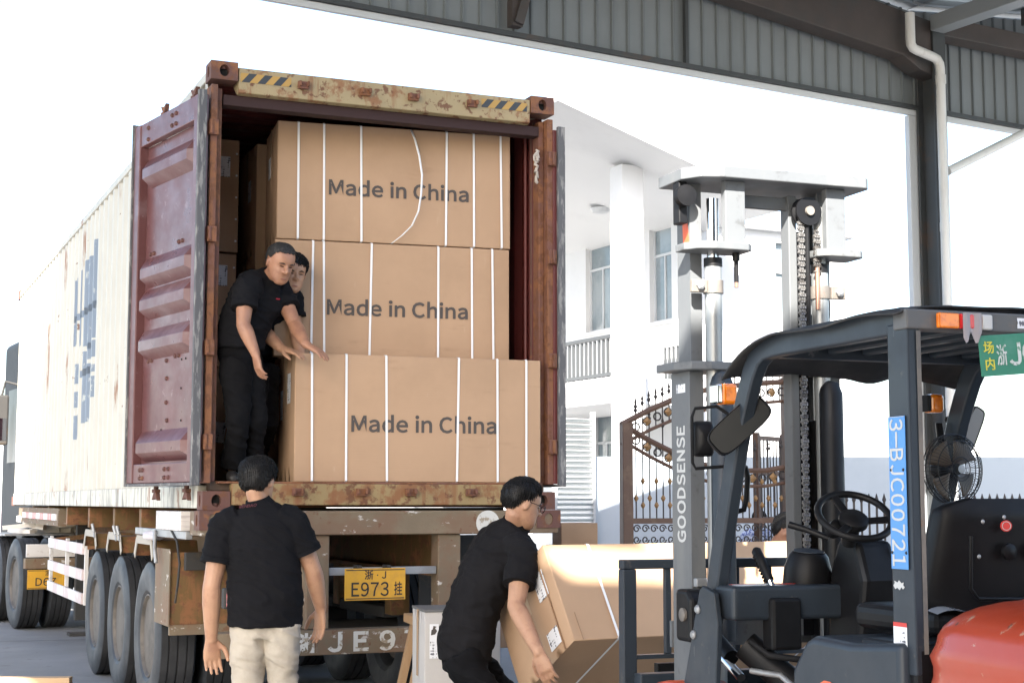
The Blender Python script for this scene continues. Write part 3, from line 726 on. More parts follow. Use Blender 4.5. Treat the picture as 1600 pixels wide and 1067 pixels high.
def text_w(body, width, bold=0.026, extrude=.0004):
    me = text_mesh(body, 1.0, bold, extrude)
    w = max(v.co.x for v in me.vertices)-min(v.co.x for v in me.vertices); k = width/w
    me.transform(Matrix.Diagonal((k, k, 1, 1))); return me

def make_box(label, w, d, h, straps=(), writing=None, m=None, group=None, name='cardboard_box', seam='side'):
    """w along x, d along y, h up; front face at y = 0 looks towards -y; left bottom front corner at the origin"""
    m = m or m_card
    B = thing(name, label, 'box', group=group)
    b = MB(); nx, nz = 13, 9
    rn = random.random()*50
    # body: walls bulge by a few millimetres, edges slightly crushed
    def bulge(x, z, sgn, D):
        e = sin(pi*x)*sin(pi*z); return sgn*.006*e*(1+.8*noise.noise(Vector((x*3+rn, z*3, D))))
    b.grid(lambda u, v: (u*w, bulge(u, v, -1, 0), v*h), nx, nz)
    b.grid(lambda u, v: (u*w, d+bulge(u, v, 1, 3), v*h), nx, nz)
    b.grid(lambda u, v: (bulge(u, v, -1, 5), u*d, v*h), nx, nz)
    b.grid(lambda u, v: (w+bulge(u, v, 1, 7), u*d, v*h), nx, nz)
    b.grid(lambda u, v: (u*w, v*d, h+bulge(u, v, 1, 9)*.5), nx, nz)
    b.grid(lambda u, v: (u*w, v*d, 0), nx, nz)
    me = b.mesh('carton')
    bm = bmesh.new(); bm.from_mesh(me); bmesh.ops.remove_doubles(bm, verts=bm.verts, dist=.0005); bmesh.ops.recalc_face_normals(bm, faces=bm.faces); bm.to_mesh(me); bm.free()
    for p in me.polygons: p.use_smooth = True
    me.set_sharp_from_angle(angle=R(40))
    link('carton', me, m, B, bevel=.005)
    # tape seam along the top and down the ends
    MB().mm(-.0075,d*.5-.03,h*.55,-.0065,d*.5+.03,h+.001).build('seam_tape', mat('clear_tape', (.50,.36,.24), .25), B)
    for s in straps:
        x = s[0]*w if isinstance(s, tuple) else s*w; sl = s[1] if isinstance(s, tuple) else random.uniform(-.006,.006)
        q = .0095; hw = .0078
        pts = [(x,-q,h*.5),(x+sl,-q,.006),(x+sl,.004,-.0015),(x,d-.004,-.0015),(x,d+q,.006),(x,d+q,h-.006),(x,d-.004,h+.0045),(x-sl,.004,h+.0045),(x-sl,-q,h-.006)]
        bb = MB(); vs = []; n = len(pts)
        for (a, c, e) in pts: vs += [(a-hw,c,e),(a+hw,c,e)]
        bb.add(vs, [(2*i,2*i+1,(2*i+3)%(2*n),(2*i+2)%(2*n)) for i in range(n)])
        bb.build('strap', m_strap, B)
    if writing:
        me = text_w(writing[0], writing[1]); o = link('lettering', me, m_print, B); o.matrix_local = face_at(writing[2]*w, -.0082, writing[3]*h)
    return B
def sticker(B, side, a, z, w, h, d=None, tilt=0):
    """paper label: side 'L' left end, 'F' front"""
    bb = MB().mm(-w/2, 0, -h/2, w/2, .001, h/2)
    o = bb.build('paper_label', m_lab, B)
    if side == 'L': o.matrix_local = Matrix.Translation((-.0085, a, z)) @ Matrix.Rotation(R(-90),4,'Z') @ Matrix.Rotation(R(tilt),4,'Y')
    elif side == 'R': o.matrix_local = Matrix.Translation((d+.0085, a, z)) @ Matrix.Rotation(R(90),4,'Z') @ Matrix.Rotation(R(tilt),4,'Y')
    else: o.matrix_local = Matrix.Translation((a, -.0095, z)) @ Matrix.Rotation(R(tilt),4,'Y')
    return o
CM = frame(C_LOC, C_YAW)
def put(B, u, v, z, yaw=0, FM=None):
    B.matrix_world = (FM or CM) @ Matrix.Translation((u, v, z)) @ Matrix.Rotation(R(yaw), 4, 'Z')
G1 = 'made in china boxes in the container'
FL = .173
bx = make_box('brown box lowest and nearest in the container, worker hands on its top edge', 1.725, .54, .845, (.066,.20,.36,.65,.815,.937), ('Made in China', 1.02, .516, .46), group=G1)
put(bx, .612, .10, FL, -3.6); sticker(bx, 'L', .16, .62, .10, .20); sticker(bx, 'L', .40, .52, .08, .2)
bx = make_box('brown printed box in the middle of the open container stack', 1.665, .6, .800, (.154,.203,.398,.687,.834,.926), ('Made in China', 1.00, .516, .435), group=G1)
put(bx, .552, .44, FL+.853, -6.6); sticker(bx, 'L', .2, .6, .09, .14)
bx = make_box('topmost brown printed box in the container with a loose hanging strap', 1.665, .6, .820, (.086,.193,.35,.716,.837,.958), ('Made in China', 1.00, .514, .46), group=G1)
put(bx, .560, .445, FL+1.660, -6.8); sticker(bx, 'L', .35, .55, .10, .15)
# the snapped strap that hangs off the top box
lp = [(.56,.815,0),(.575,.74,-.02),(.59,.62,-.05),(.60,.48,-.07),(.595,.34,-.08),(.585,.22,-.07),(.56,.12,-.05),(.52,.05,-.035),(.475,-.01,-.03)]
bb = MB(); vs = []
for x, z, y in lp: vs += [(x*1.665-.007,y-.012,z),(x*1.665+.007,y-.012,z+.003)]
bb.add(vs, [(2*i,2*i+1,2*i+3,2*i+2) for i in range(len(lp)-1)]); bb.build('loose_strap', m_strap, bx, solid=.001, smooth=60)
# row behind, and the narrow stack along the near wall
G2 = 'boxes deeper in the container'
for i, (z, lab) in enumerate(((FL,'shadowed brown box on the container floor behind the front box'),(FL+.853,'shadowed brown box behind the middle printed box'),(FL+1.66,'shadowed brown box behind the topmost printed box'))):
    bx = make_box(lab, 1.66, .6, .82 if i else .845, (.2,.8), None, group=G2); put(bx, .60, 1.20 if i else 1.02, z, -1.5)
    sticker(bx, 'L', .2, .5, .1, .16)
for i, (z, lab) in enumerate(((FL,'bottom carton of the narrow stack against the near container wall'),(FL+.83,'middle carton of the narrow stack with white label near the worker'),(FL+1.66,'top carton of the narrow dark stack left of the printed boxes'))):
    bx = make_box(lab, .385, 1.7, .822, (), None, group=G2); put(bx, .075, 1.16+.03*(i % 2), z, 0)
    sticker(bx, 'F', .275, (.36,.66,.62)[i], .085, .15, tilt=(7,0,0)[i])
    me = MB().lathe([(.008,0),(.008,.002),(0,.003)], 8, Matrix.Rotation(pi/2,4,'X')).mesh('staple', 40); me.materials.append(m_strap)
    for q in range(5): link('staple', me, None, bx, loc=(.365, -.009, .08+.16*q))
# ------------------------------------------------------------------ forklift
K_LOC, K_YAW = (1.313, 5.2, 0), 20.5
KM = frame(K_LOC, K_YAW)
FK = thing('forklift', 'grey and orange forklift with raised mast and black roof cover', 'forklift', K_LOC, K_YAW)
m_fk = mat('forklift_grey_paint', (.027,.035,.046), .42, layers=[((.018,.021,.025), 3, .45, .68, .6), ((.12,.105,.09), 9, .62, .72, .5), ((.13,.13,.13), (4,30,4), .67, .70, .6)], rvar=.12, var=.08, spec=.35)
m_mast = mat('mast_grey_paint', (.12,.127,.134), .5, layers=[((.20,.20,.19), (2,2,.5), .5, .7, .6), ((.06,.06,.06), 8, .58, .7, .6)], rvar=.1)
m_org = mat('forklift_orange_paint', (.36,.04,.012), .38, layers=[((.36,.05,.02), 2, .45, .7, .6), ((.40,.26,.18), (3,16,16), .635, .67, .75), ((.06,.04,.03), (5,20,20), .66, .69, .85)], coat=.35, rvar=.12)
m_blk = mat('black_plastic', (.007,.007,.008), .45, layers=[((.014,.014,.015), 5, .45, .7, .6)], rvar=.1, spec=.22)
m_rub = mat('black_rubber', (.007,.007,.008), .7, spec=.25)
m_cov = mat('roof_cover_sheet', (.020,.020,.021), .6, layers=[((.07,.065,.06), 2.5, .45, .7, .7)], bump=.003, bscale=9)
m_chr = mat('chrome', (.75,.75,.76), .12, 1.0)
m_amb = mat('amber_lens_plastic', (.85,.22,.01), .18, coat=.6, layers=[((.6,.12,.01), 30, .5, .6, .6)])
m_redl = mat('red_lens_plastic', (.55,.02,.02), .2, coat=.5)
m_cyl = mat('cylinder_steel', (.30,.31,.31), .35, .4, layers=[((.18,.18,.18), (6,6,1), .5, .65, .6)])
m_chain = mat('leaf_chain_steel', (.22,.21,.20), .45, .6, layers=[((.05,.04,.035), 20, .5, .62, .7)])
m_decal = mat('white_decal', (.50,.50,.49), .5)
m_pblue = mat('plate_blue', (.08,.26,.58), .4, layers=[((.2,.35,.55), 12, .6, .7, .6)])
m_pgreen = mat('plate_green', (.03,.20,.12), .45, layers=[((.10,.26,.2), 6, .5, .7, .5)])
m_dustfk = mat('dusty_worn_steel', (.17,.15,.13), .7, layers=[((.08,.08,.08), 4, .45, .65, .7), (RUST2, 9, .6, .7, .6)])
def part(b, name, m, P=None, **k): return b.build(name, m, P or FK, **k)
def sweep_tz(path, half, u0, u1):
    """bar of constant depth that follows a path in the (t, z) plane"""
    n = len(path); L_, Rr = [], []
    for i, p in enumerate(path):
        a = Vector(path[max(i-1,0)]); c = Vector(path[min(i+1,n-1)]); d = (c-a).normalized(); nn = Vector((-d.y, d.x))*half
        L_.append(Vector(p)+nn); Rr.append(Vector(p)-nn)
    vs = []
    for u in (u0, u1):
        vs += [(u, q.x, q.y) for q in L_] + [(u, q.x, q.y) for q in Rr]
    b = MB(); fs = []; o = 2*n
    for i in range(n-1):
        fs += [(i,i+1,n+i+1,n+i), (o+i,o+n+i,o+n+i+1,o+i+1), (i,o+i,o+i+1,i+1), (n+i,n+i+1,o+n+i+1,o+n+i)]
    fs += [(0,n,o+n,o), (n-1,o+n-1,o+2*n-1,2*n-1)]
    return b.add(vs, fs)
UR = 1.10
# overhead guard
FP = [(.0,2.128),(.5,2.128),(.86,2.126),(.95,2.118),(1.01,2.09),(1.06,2.03),(1.105,1.95),(1.15,1.86),(1.215,1.69),(1.335,1.345),(1.46,.945),(1.53,.72)]
for u0 in (.0, UR-.055):
    part(sweep_tz(FP, .046, u0, u0+.055), 'guard_pillar', m_fk, bevel=.008, smooth=30)
    part(MB().prism([(-.04,.95),(.09,.95),(.083,2.12),(-.036,2.12)], u0-.002, u0+.048, 'x'), 'rear_pillar', m_fk, bevel=.007)
    part(MB().mm(u0+.03,-.0415,1.02,u0+.047,-.0405,2.09), 'worn_edge', m_dustfk)
part(MB().mm(-.01,-.045,2.095,UR+.01,.035,2.163), 'rear_roof_beam', mat('worn_roof_beam', (.10,.10,.10), .55, layers=[((.17,.13,.10), 6, .5, .65, .7)]), bevel=.006)
part(MB().mm(.06,.93,2.085,UR-.06,.99,2.14), 'front_roof_beam', m_fk, bevel=.006)
for i in range(6):
    u = .15+.16*i
    part(MB().mm(u-.018,.036,2.105,u+.018,.93,2.150), 'roof_bar', m_fk, bevel=.008)
# flexible black cover laid over the guard, its front edge drooping
def cover(u, v):
    x = -.045+(UR+.09)*u; t = -.03+1.27*v
    z = 2.172 + .012*sin(pi*u) + .01*noise.noise(Vector((u*5, v*4, 1)))
    z += .014*max(0, sin(v*9))*(1-u)
    if t > .78: q = (t-.78)/.46; z -= .15*q**1.7*(1+.25*noise.noise(Vector((u*6,3,2)))) ; t -= .05*q*q
    if u < .12: z -= .03*(1-u/.12)**2*(1-.5*v)
    if u > .88: z -= .03*((u-.88)/.12)**2
    return (x, t, z)
part(MB().grid(cover, 34, 40), 'roof_cover', m_cov, smooth=60, solid=.008)
# tail lights on the rear roof beam
for a, b_, m, nm in ((.105,.19,m_amb,'amber_lens'),(.192,.28,m_redl,'red_lens'),(.282,.325,m_decal,'white_lens')):
    part(MB().mm(a,-.066,2.100,b_,-.046,2.152), nm, m, bevel=.006)
part(MB().mm(.44,-.0475,2.112,.49,-.0465,2.148), 'bar_code_sticker', m_lab)
b = MB(); b.grid(lambda u, v: (.20+.075*u, -.068-.004*sin(u*9), 2.155-.085*v*(1+.25*sin(u*11))), 10, 5); part(b, 'torn_tape', mat('frayed_tape', (.30,.27,.28), .4), smooth=60)
# green yard plate hung under the beam, a little askew
GP = bpy.data.objects.new('yard_plate', None); COL.objects.link(GP); GP.parent = FK; GP.location = (.42,-.06,2.022); GP.rotation_euler = (0, R(-5), 0); GP['label'] = 'green yard licence plate'
part(MB().mm(-.15,0,-.07,.22,.004,.07), 'plate_sheet', m_pgreen, GP, bevel=.008)
m_ylet = mat('yellow_lettering', (.62,.55,.06), .6)
text('场', m_ylet, GP, face_at(-.112,-.0015,.028), size=.045, bold=.012)
text('内', m_ylet, GP, face_at(-.112,-.0015,-.028), size=.045, bold=.012)
m_wl = mat('worn_white_lettering', (.58,.60,.58), .6, layers=[((.1,.25,.16), 60, .52, .6, .9)])
text('浙', m_wl, GP, face_at(-.060,-.0015,.0), size=.075, bold=.012, sx=.6)
text('J', m_wl, GP, face_at(-.005,-.0015,.0), size=.10, bold=.02)
text('0', m_wl, GP, face_at(.055,-.0015,.0), size=.10, bold=.02); text('0', m_wl, GP, face_at(.115,-.0015,.0), size=.10, bold=.02)
# blue plate on the side of the rear pillar; it reads downwards
BP = bpy.data.objects.new('blue_plate', None); COL.objects.link(BP); BP.parent = FK; BP.location = (-.006,.030,1.55); BP['label'] = 'blue registration plate reading downwards'
part(MB().mm(-.003,-.048,-.255,.0,.048,.255), 'plate_sheet', m_pblue, BP, bevel=.002)
DOWN = Matrix(((0,0,-1,0),(0,-1,0,0),(-1,0,0,0),(0,0,0,1)))
part(MB().mm(-.0042,-.046,.252,-.0032,.046,.2535), 'plate_border', m_decal, BP)
for i, ch in enumerate('3-BJC00721'):
    text(ch, m_decal, BP, Matrix.Translation((-.0042,.0,.226-.0502*i)) @ DOWN, size=.098, bold=.012, sx=.72)
for t, z in ((.035,.075),(-.035,.075),(.04,-.20),(-.04,-.20)):
    part(MB().lathe([(.006,0),(.004,.003),(0,.003)], 8, Matrix.Translation((-.0035,t,z)) @ Matrix.Rotation(-pi/2,4,'Y')), 'plate_screw', m_ink, BP)
part(MB().mm(-.0045,.005,1.0,-.0035,.082,1.118), 'instruction_sticker', m_lab); part(MB().mm(-.0048,.005,1.105,-.0036,.082,1.119), 'sticker_header', mat('red_print', (.55,.05,.04), .5))
b = MB(); b.prism([(.012,1.236),(.022,1.229),(.030,1.236),(.041,1.226),(.055,1.233),(.066,1.228),(.076,1.240),(.068,1.248),(.070,1.256),(.052,1.250),(.044,1.258),(.030,1.249),(.018,1.252),(.020,1.243)], -.0045, -.0036, 'x'); part(b, 'paint_scrape', m_decal)
# gusset plate at the foot of the front pillar
for u0 in (-.045, UR+.02):
    part(MB().prism([(1.41,1.155),(1.385,1.172),(1.285,1.150),(1.255,1.02),(1.30,.60),(1.62,.60),(1.555,.78)], u0, u0+.025, 'x'), 'pillar_gusset', m_fk, bevel=.005)
    me = MB().lathe([(.019,0),(.019,.006),(.012,.013),(0,.014)], 14, Matrix.Rotation(-pi/2,4,'Y')).mesh('gusset_bolt', 40); me.materials.append(m_zinc)
    if u0 < 0:
        for t, z in ((1.42,1.075),(1.462,.968)): link('gusset_bolt', me, None, FK, loc=(u0-.0005,t,z))
# dashboard beam with its stickers
part(MB().mm(.0,1.20,1.04,UR,1.395,1.178), 'dash_beam', m_fk, bevel=.018, seg=3)
part(MB().mm(.055,1.23,1.1785,.17,1.31,1.1795), 'warning_sticker', m_lab); part(MB().mm(.055,1.312,1.1785,.17,1.335,1.1796), 'warning_header', mat('red_print', (.55,.05,.04), .5))
part(MB().mm(.26,1.29,1.1785,.34,1.34,1.1795), 'warning_sticker', mat('red_print', (.55,.05,.04), .5))
# hand brake
b = MB(); b.tube([(.235,1.23,1.06),(.225,1.255,1.14),(.215,1.285,1.20)], [.012,.012,.013], 10); part(b, 'brake_lever', m_chr, smooth=40)
b = MB(); b.tube([(.215,1.283,1.195),(.205,1.33,1.27),(.20,1.365,1.315),(.20,1.372,1.322)], [.019,.021,.021,.012], 12); part(b, 'brake_grip', m_blk, smooth=50)
for i in range(8):
    part(MB().tube([(.214-.0018*i,1.292+.0085*i,1.199+.0135*i),(.2137-.0018*i,1.2935+.0085*i,1.2015+.0135*i)], .0235, 10), 'grip_ring', m_rub)
part(MB().mm(.16,1.17,.92,.30,1.26,1.13), 'brake_bracket', m_blk, bevel=.015)
# steering column, pod and wheel
b = MB(); b.prism([(1.12,.62),(1.33,.62),(1.30,1.20),(1.22,1.37),(1.08,1.36),(1.02,1.20)], .50, .68, 'x'); part(b, 'column_cover', m_blk, bevel=.03, seg=3)
b = MB(); b.lathe([(.0,.0),(.085,.0),(.104,.06),(.10,.18),(.082,.235),(.07,.25),(0,.252)], 22, Matrix.Translation((.435,1.37,1.06)) @ Matrix.Rotation(R(8),4,'X')); part(b, 'instrument_pod', m_blk, smooth=40)
b = MB(); b.lathe([(.066,0),(.066,.003),(0,.004)], 22, Matrix.Translation((.435,1.335,1.311)) @ Matrix.Rotation(R(8),4,'X')); part(b, 'pod_cap', m_fk, smooth=40)
SWM = Matrix.Translation((.455,1.02,1.445)) @ Matrix.Rotation(R(36),4,'X') @ Matrix.Rotation(R(-8),4,'Y')
SW = bpy.data.objects.new('steering_wheel', None); COL.objects.link(SW); SW.parent = FK; SW.matrix_local = SWM
part(MB().tube([(.148*cos(2*pi*i/40),.148*sin(2*pi*i/40),.02) for i in range(40)], .0145, 12, closed=True), 'wheel_rim', m_blk, SW, smooth=60)
part(MB().lathe([(0,-.12),(.03,-.12),(.035,-.03),(.06,-.015),(.06,.01),(.045,.022),(0,.025)], 20), 'wheel_hub', m_blk, SW, smooth=40)
for a in (-20, 100, 220):
    a = R(a); part(MB().bar((.05*cos(a),.05*sin(a),.0),(.14*cos(a),.14*sin(a),.02),.035,.012), 'wheel_spoke', m_blk, SW, bevel=.004)
b = MB(); b.tube([(.40,1.12,1.37),(.33,1.18,1.405),(.28,1.23,1.425)], [.013,.013,.015], 10); part(b, 'direction_lever', m_blk, smooth=40)
b = MB(); b.lathe([(0,0),(.032,0),(.034,.05),(.02,.062),(0,.063)], 16, Matrix.Translation((.395,1.09,1.40)) @ Matrix.Rotation(R(70),4,'X')); part(b, 'switch_drum', m_blk, smooth=40)
for x, dx in ((.66,.02),(.72,.025),(.78,.03)):
    b = MB(); b.tube([(x,1.15,1.03),(x+dx,1.06,1.20),(x+dx*1.6,1.02,1.34)], .008, 8); part(b, 'hydraulic_lever', m_rub, smooth=40)
    part(MB().lathe([(0,0),(.016,.004),(.019,.02),(.012,.036),(0,.04)], 12, Matrix.Translation((x+dx*1.6,1.02,1.335))), 'lever_knob', m_blk, smooth=50)
# hoses, pedals and clutter in the dark footwell
part(MB().mm(.04,.72,.52,1.06,1.60,.56), 'floor_plate', mat('floor_steel', (.03,.03,.03), .6), bevel=.005)
for x in (.28,.62): part(MB().mm(x-.05,1.18,.66,x+.05,1.27,.69), 'pedal', m_rub, bevel=.006)
b = MB(); b.tube([(.12,1.28,.95),(.16,1.20,.90),(.30,1.14,.88),(.55,1.15,.90)], .014, 8); part(b, 'hose', m_rub, smooth=50)
b = MB(); b.tube([(.13,1.30,.83),(.2,1.18,.82),(.24,1.10,.76),(.22,1.04,.68)], .013, 8); part(b, 'hose', m_zinc, smooth=50)
# seat seen from behind
def seat_back(u, v):
    # closed shell: u goes round the section, v bottom to top
    a = 2*pi*u; zz = 1.13+.40*v
    hw = .325-.06*max(0,(v-.25))**1.1 - .05*max(0,.12-v)*4
    if v > .9: hw -= .10*((v-.9)/.1)**2
    th = .055*(1-.5*max(0,v-.85)/.15)
    c, s = cos(a), sin(a); e = .45
    x = hw*abs(c)**e*(1 if c > 0 else -1); y = th*abs(s)**e*(1 if s > 0 else -1)
    return (.545+x, .155+y-.10*(v-.3)**2*0+.05*(1-v)+.04*(x/.3)**2, zz)
b = MB(); b.grid(seat_back, 48, 22, True); n = 48
b.add([b.v[i] for i in range(n)], [tuple(range(n))]); b.add([b.v[21*n+i] for i in range(n)], [tuple(range(n))])
part(b, 'seat_back', m_blk, smooth=50)
b = MB(); b.tube([(.33,.098,1.40),(.325,.10,1.22),(.36,.106,1.185),(.55,.108,1.18),(.73,.106,1.185),(.765,.10,1.22),(.76,.098,1.40)], .007, 8); part(b, 'seat_piping', m_blk, smooth=50)
for x in (.49,.60): part(MB().lathe([(.03,0),(.028,.012),(.012,.02),(0,.021)], 18, Matrix.Translation((x,.105,1.345)) @ Matrix.Rotation(pi/2,4,'X')), 'seat_boss', m_blk, smooth=50)
for x, z in ((.38,1.45),(.47,1.465),(.36,1.33)): part(MB().lathe([(.008,0),(.005,.004),(0,.005)], 10, Matrix.Translation((x,.095,z)) @ Matrix.Rotation(pi/2,4,'X')), 'seat_screw', m_zinc, smooth=50)
part(MB().lathe([(.024,0),(.024,.002),(0,.002)], 24, Matrix.Translation((.475,.0935,1.435)) @ Matrix.Rotation(pi/2,4,'X') @ Matrix.Diagonal((1,.82,1,1))), 'seat_badge', mat('badge_red', (.6,.03,.02), .4))
part(MB().lathe([(.019,0),(.019,.0012),(.0165,.0012),(.0165,0)], 24, Matrix.Translation((.475,.0912,1.435)) @ Matrix.Rotation(pi/2,4,'X') @ Matrix.Diagonal((1,.82,1,1)), closed=True), 'badge_ring', m_decal)
part(MB().mm(.22,.16,1.05,.87,.68,1.145), 'seat_cushion', m_blk, bevel=.035, seg=3)
b = MB(); b.grid(lambda u, v: (.20+.72*u, .12+.06*v+.01*sin(u*20), 1.135+.012*sin(u*17)+.01*v), 30, 4); part(b, 'seat_wrap', mat('plastic_wrap', (.35,.36,.38), .15, coat=.5), smooth=60)
# counterweight and hood, rounded and scratched
def cw(u, v):
    a = 2*pi*u; c, s = cos(a), sin(a); e = .38
    x = abs(c)**e*(1 if c > 0 else -1); y = abs(s)**e*(1 if s > 0 else -1)
    # v: 0 bottom .. 1 top ; the top closes inwards
    if v < .72: k = 1.0; z = .28+(1.05-.28)*v/.72
    else:
        q = (v-.72)/.28; k = cos(q*pi/2)**.55*.97+.0; z = 1.05+.165*sin(q*pi/2)**.9
    if .50 < v < .70: k *= 1+.0
    if abs(v-.66) < .03: k *= .985
    return (.555+.60*x*k, -.44+.405*y*k, z)
b = MB(); b.grid(cw, 72, 34, True); part(b, 'counterweight', m_org, smooth=60)
part(MB().mm(.0,-.04,.45,UR,.30,1.05), 'engine_cover', m_blk, bevel=.02)
# left side tank with a chamfered front, right one alike
for u0, u1 in ((-.035,.30),(.82,UR+.02)):
    b = MB(); b.prism([(.0,.30),(.62,.30),(.715,.60),(.70,.905),(.60,1.015),(.55,1.035),(.30,1.03),(.0,1.055)], u0, u1, 'x'); part(b, 'side_tank', m_fk, bevel=.028, seg=4, smooth=40)
part(MB().prism([(.50,.84),(.50,.872),(.47,.885),(.43,.885),(.40,.872),(.40,.84)], -.0385, -.0362, 'x'), 'warning_decal', mat('orange_print', (.75,.13,.05), .4))
# front wheel arches, chassis and wheels down to the ground
for u0, u1 in ((-.08,.14),(.98,1.20)):
    b = MB(); b.grid(lambda u, v: (u0+(u1-u0)*v, 1.60-.42*cos(pi*(.0+u)), .38+.375*sin(pi*u)), 16, 2); part(b, 'wheel_arch', m_org, smooth=40, solid=.02)
part(MB().mm(.16,-.2,.22,.96,1.75,.55), 'chassis', m_fk, bevel=.02)
def fwheel(u, t, r, w, sgn):
    e = bpy.data.objects.new('wheel', None); COL.objects.link(e); e.parent = FK; e.location = (u, t, r); e.rotation_euler = (0, R(-90)*sgn, 0)
    h = w/2
    part(MB().lathe([(r*.55,h*.8),(r*.8,h),(r*.95,h*.92),(r,h*.7),(r,-h*.7),(r*.95,-h*.92),(r*.8,-h),(r*.55,-h*.8)], 36, closed=True), 'tyre', m_tyre, e, smooth=35)
    part(MB().lathe([(r*.56,h*.8),(r*.5,h*.3),(r*.3,h*.2),(r*.2,h*.5),(0,h*.52)], 24), 'rim', m_org, e, smooth=35)
fwheel(.06,1.62,.36,.22,1); fwheel(1.06,1.62,.36,.22,-1); fwheel(.12,-.42,.27,.17,1); fwheel(.98,-.42,.27,.17,-1)
# mast -------------------------------------------------------------------
UC = .60
for sg in (-1, 1):
    o0, o1 = sorted((UC+sg*.40, UC+sg*.33)); tn = 'outer_mast_channel'
    b = MB(); b.mm(o0,1.955,.12,o1,1.975,2.115); b.mm(o0,2.125,.12,o1,2.145,2.115)
    wx = (o0,o0+.018) if sg < 0 else (o1-.018,o1); b.mm(wx[0],1.9755,.12,wx[1],2.1245,2.115); part(b, tn, m_mast)
    i0, i1 = sorted((UC+sg*.375, UC+sg*.315))
    b = MB(); b.mm(i0,1.985,1.05,i1,2.0,3.0); b.mm(i0,2.10,1.05,i1,2.115,3.0); wx = (i0,i0+.016) if sg < 0 else (i1-.016,i1)
    b.mm(wx[0],2.0005,1.05,wx[1],2.0995,3.0); part(b, 'inner_mast_channel', m_mast)
    cx = UC+sg*.285
    part(MB().tube([(cx,1.93,.2),(cx,1.93,2.60)], .040, 20), 'lift_cylinder', m_cyl, smooth=40)
    part(MB().tube([(cx,1.93,2.60),(cx,1.93,2.92)], .028, 18), 'cylinder_rod', m_chr if sg < 0 else m_cyl, smooth=40)
    part(MB().tube([(cx,1.93,2.60),(cx,1.93,2.64)], .043, 18), 'cylinder_gland', m_blk, smooth=40)
    # clamp that ties the cylinder to the channel
    part(MB().tube([(cx,1.93,2.475),(cx,1.93,2.535)], .047, 20), 'cylinder_clamp', m_dustfk, smooth=40)
    part(MB().mm(*( (cx-.125,1.90,2.475,cx-.046,1.925,2.535) if sg < 0 else (cx+.046,1.90,2.475,cx+.125,1.925,2.535))), 'clamp_ear', m_dustfk, bevel=.004)
    part(MB().lathe([(.02,0),(.02,.015),(.01,.02),(0,.02)], 6, Matrix.Translation((cx+sg*.085,1.90,2.505)) @ Matrix.Rotation(pi/2,4,'X')), 'clamp_bolt', m_zinc)
    # drop plate between the two cross plates
    d0 = .345 if sg < 0 else .885
    part(MB().mm(d0,1.86,2.705,d0+.105,1.90,2.998), 'drop_plate', m_mast, bevel=.004)
def plate(u0, u1, t0, t1, z0, z1, cut, name):
    poly = [(u0+cut,t0),(u1-.03,t0),(u1,t0+.03),(u1,t1),(u0,t1),(u0,t0+cut*.75),(u0+cut*.35,t0+cut*.2)]
    part(MB().prism(poly, z0, z1, 'z'), name, m_mast, bevel=.005)
plate(.15,1.10,1.80,2.16,2.998,3.052,.16,'top_cross_plate')
plate(.155,.475,1.82,2.0,2.668,2.703,.12,'rod_plate'); plate(.83,1.075,1.82,2.0,2.668,2.703,.05,'rod_plate')
part(MB().mm(.45,1.97,2.90,.80,2.0,2.96), 'upper_tie', m_mast, bevel=.004)
plate(.125,1.135,1.86,2.15,2.117,2.155,.14,'outer_cross_plate')
part(MB().mm(.27,2.0,.55,.93,2.03,.68), 'lower_tie', m_mast); part(MB().mm(.19,2.147,.85,1.01,2.167,.97), 'middle_tie', m_mast)
part(MB().tube([(.42,1.90,2.667),(.42,1.90,2.63)], .018, 12), 'stop_bolt_head', m_blk, smooth=30); part(MB().tube([(.42,1.90,2.63),(.42,1.90,2.53)], .011, 10), 'stop_bolt', m_blk, smooth=30)
part(MB().tube([(.42,1.90,2.53),(.42,1.90,2.505)], .009, 10), 'stop_bolt_tip', mat('copper_thread', (.45,.25,.18), .4, .8), smooth=30)
part(MB().lathe([(.05,-.02),(.05,.02),(.02,.024),(0,.024)], 20, Matrix.Translation((.175,1.93,2.925)) @ Matrix.Rotation(pi/2,4,'X')), 'mast_roller', m_blk, smooth=40)
part(MB().mm(.155,1.955,2.80,.20,2.02,2.998), 'roller_bracket', m_blk, bevel=.006)
b = MB(); b.prism([(1.99,2.72),(2.05,2.70),(2.06,2.86),(2.02,2.90)], UC-.3765, UC-.3755, 'x'); part(b, 'orange_decal', mat('orange_print', (.75,.13,.05), .4))
# pulley and leaf chains
PU = (.80, 1.90, 2.885)
pul = MB().lathe([(.022,-.026),(.068,-.026),(.068,-.014),(.054,-.010),(.054,.010),(.068,.014),(.068,.026),(.022,.026)], 30, Matrix.Translation(PU) @ Matrix.Rotation(R(90),4,'X'), closed=True); part(pul, 'chain_pulley', m_blk, smooth=30)
part(MB().tube([(.80,1.86,2.885),(.80,1.98,2.885)], .022, 14), 'pulley_pin', m_dustfk, smooth=30); part(MB().tube([(.80,1.90,2.83),(.80,1.90,2.2)], .013, 10), 'pulley_rod', m_blk, smooth=30)
def chain(u, t, z0, z1, w=.019):
    b = MB(); z = z0; i = 0
    while z > z1:
        for k in ((-1,0,1) if i % 2 else (-.5,.5)):
            x = u+k*w*.62
            b.prism([(t-.012,z-.011),(t-.004,z-.014),(t-.004,z-.024),(t-.012,z-.028),(t-.008,z-.036),(t+.008,z-.036),(t+.012,z-.028),(t+.004,z-.024),(t+.004,z-.014),(t+.012,z-.011),(t+.008,z-.002),(t-.008,z-.002)], x-.0042, x+.0042, 'x')
        b.tube([(u-w,t,z-.030),(u+w,t,z-.030)], .006, 6)
        z -= .0285; i += 1
    part(b, 'leaf_chain', m_chain)
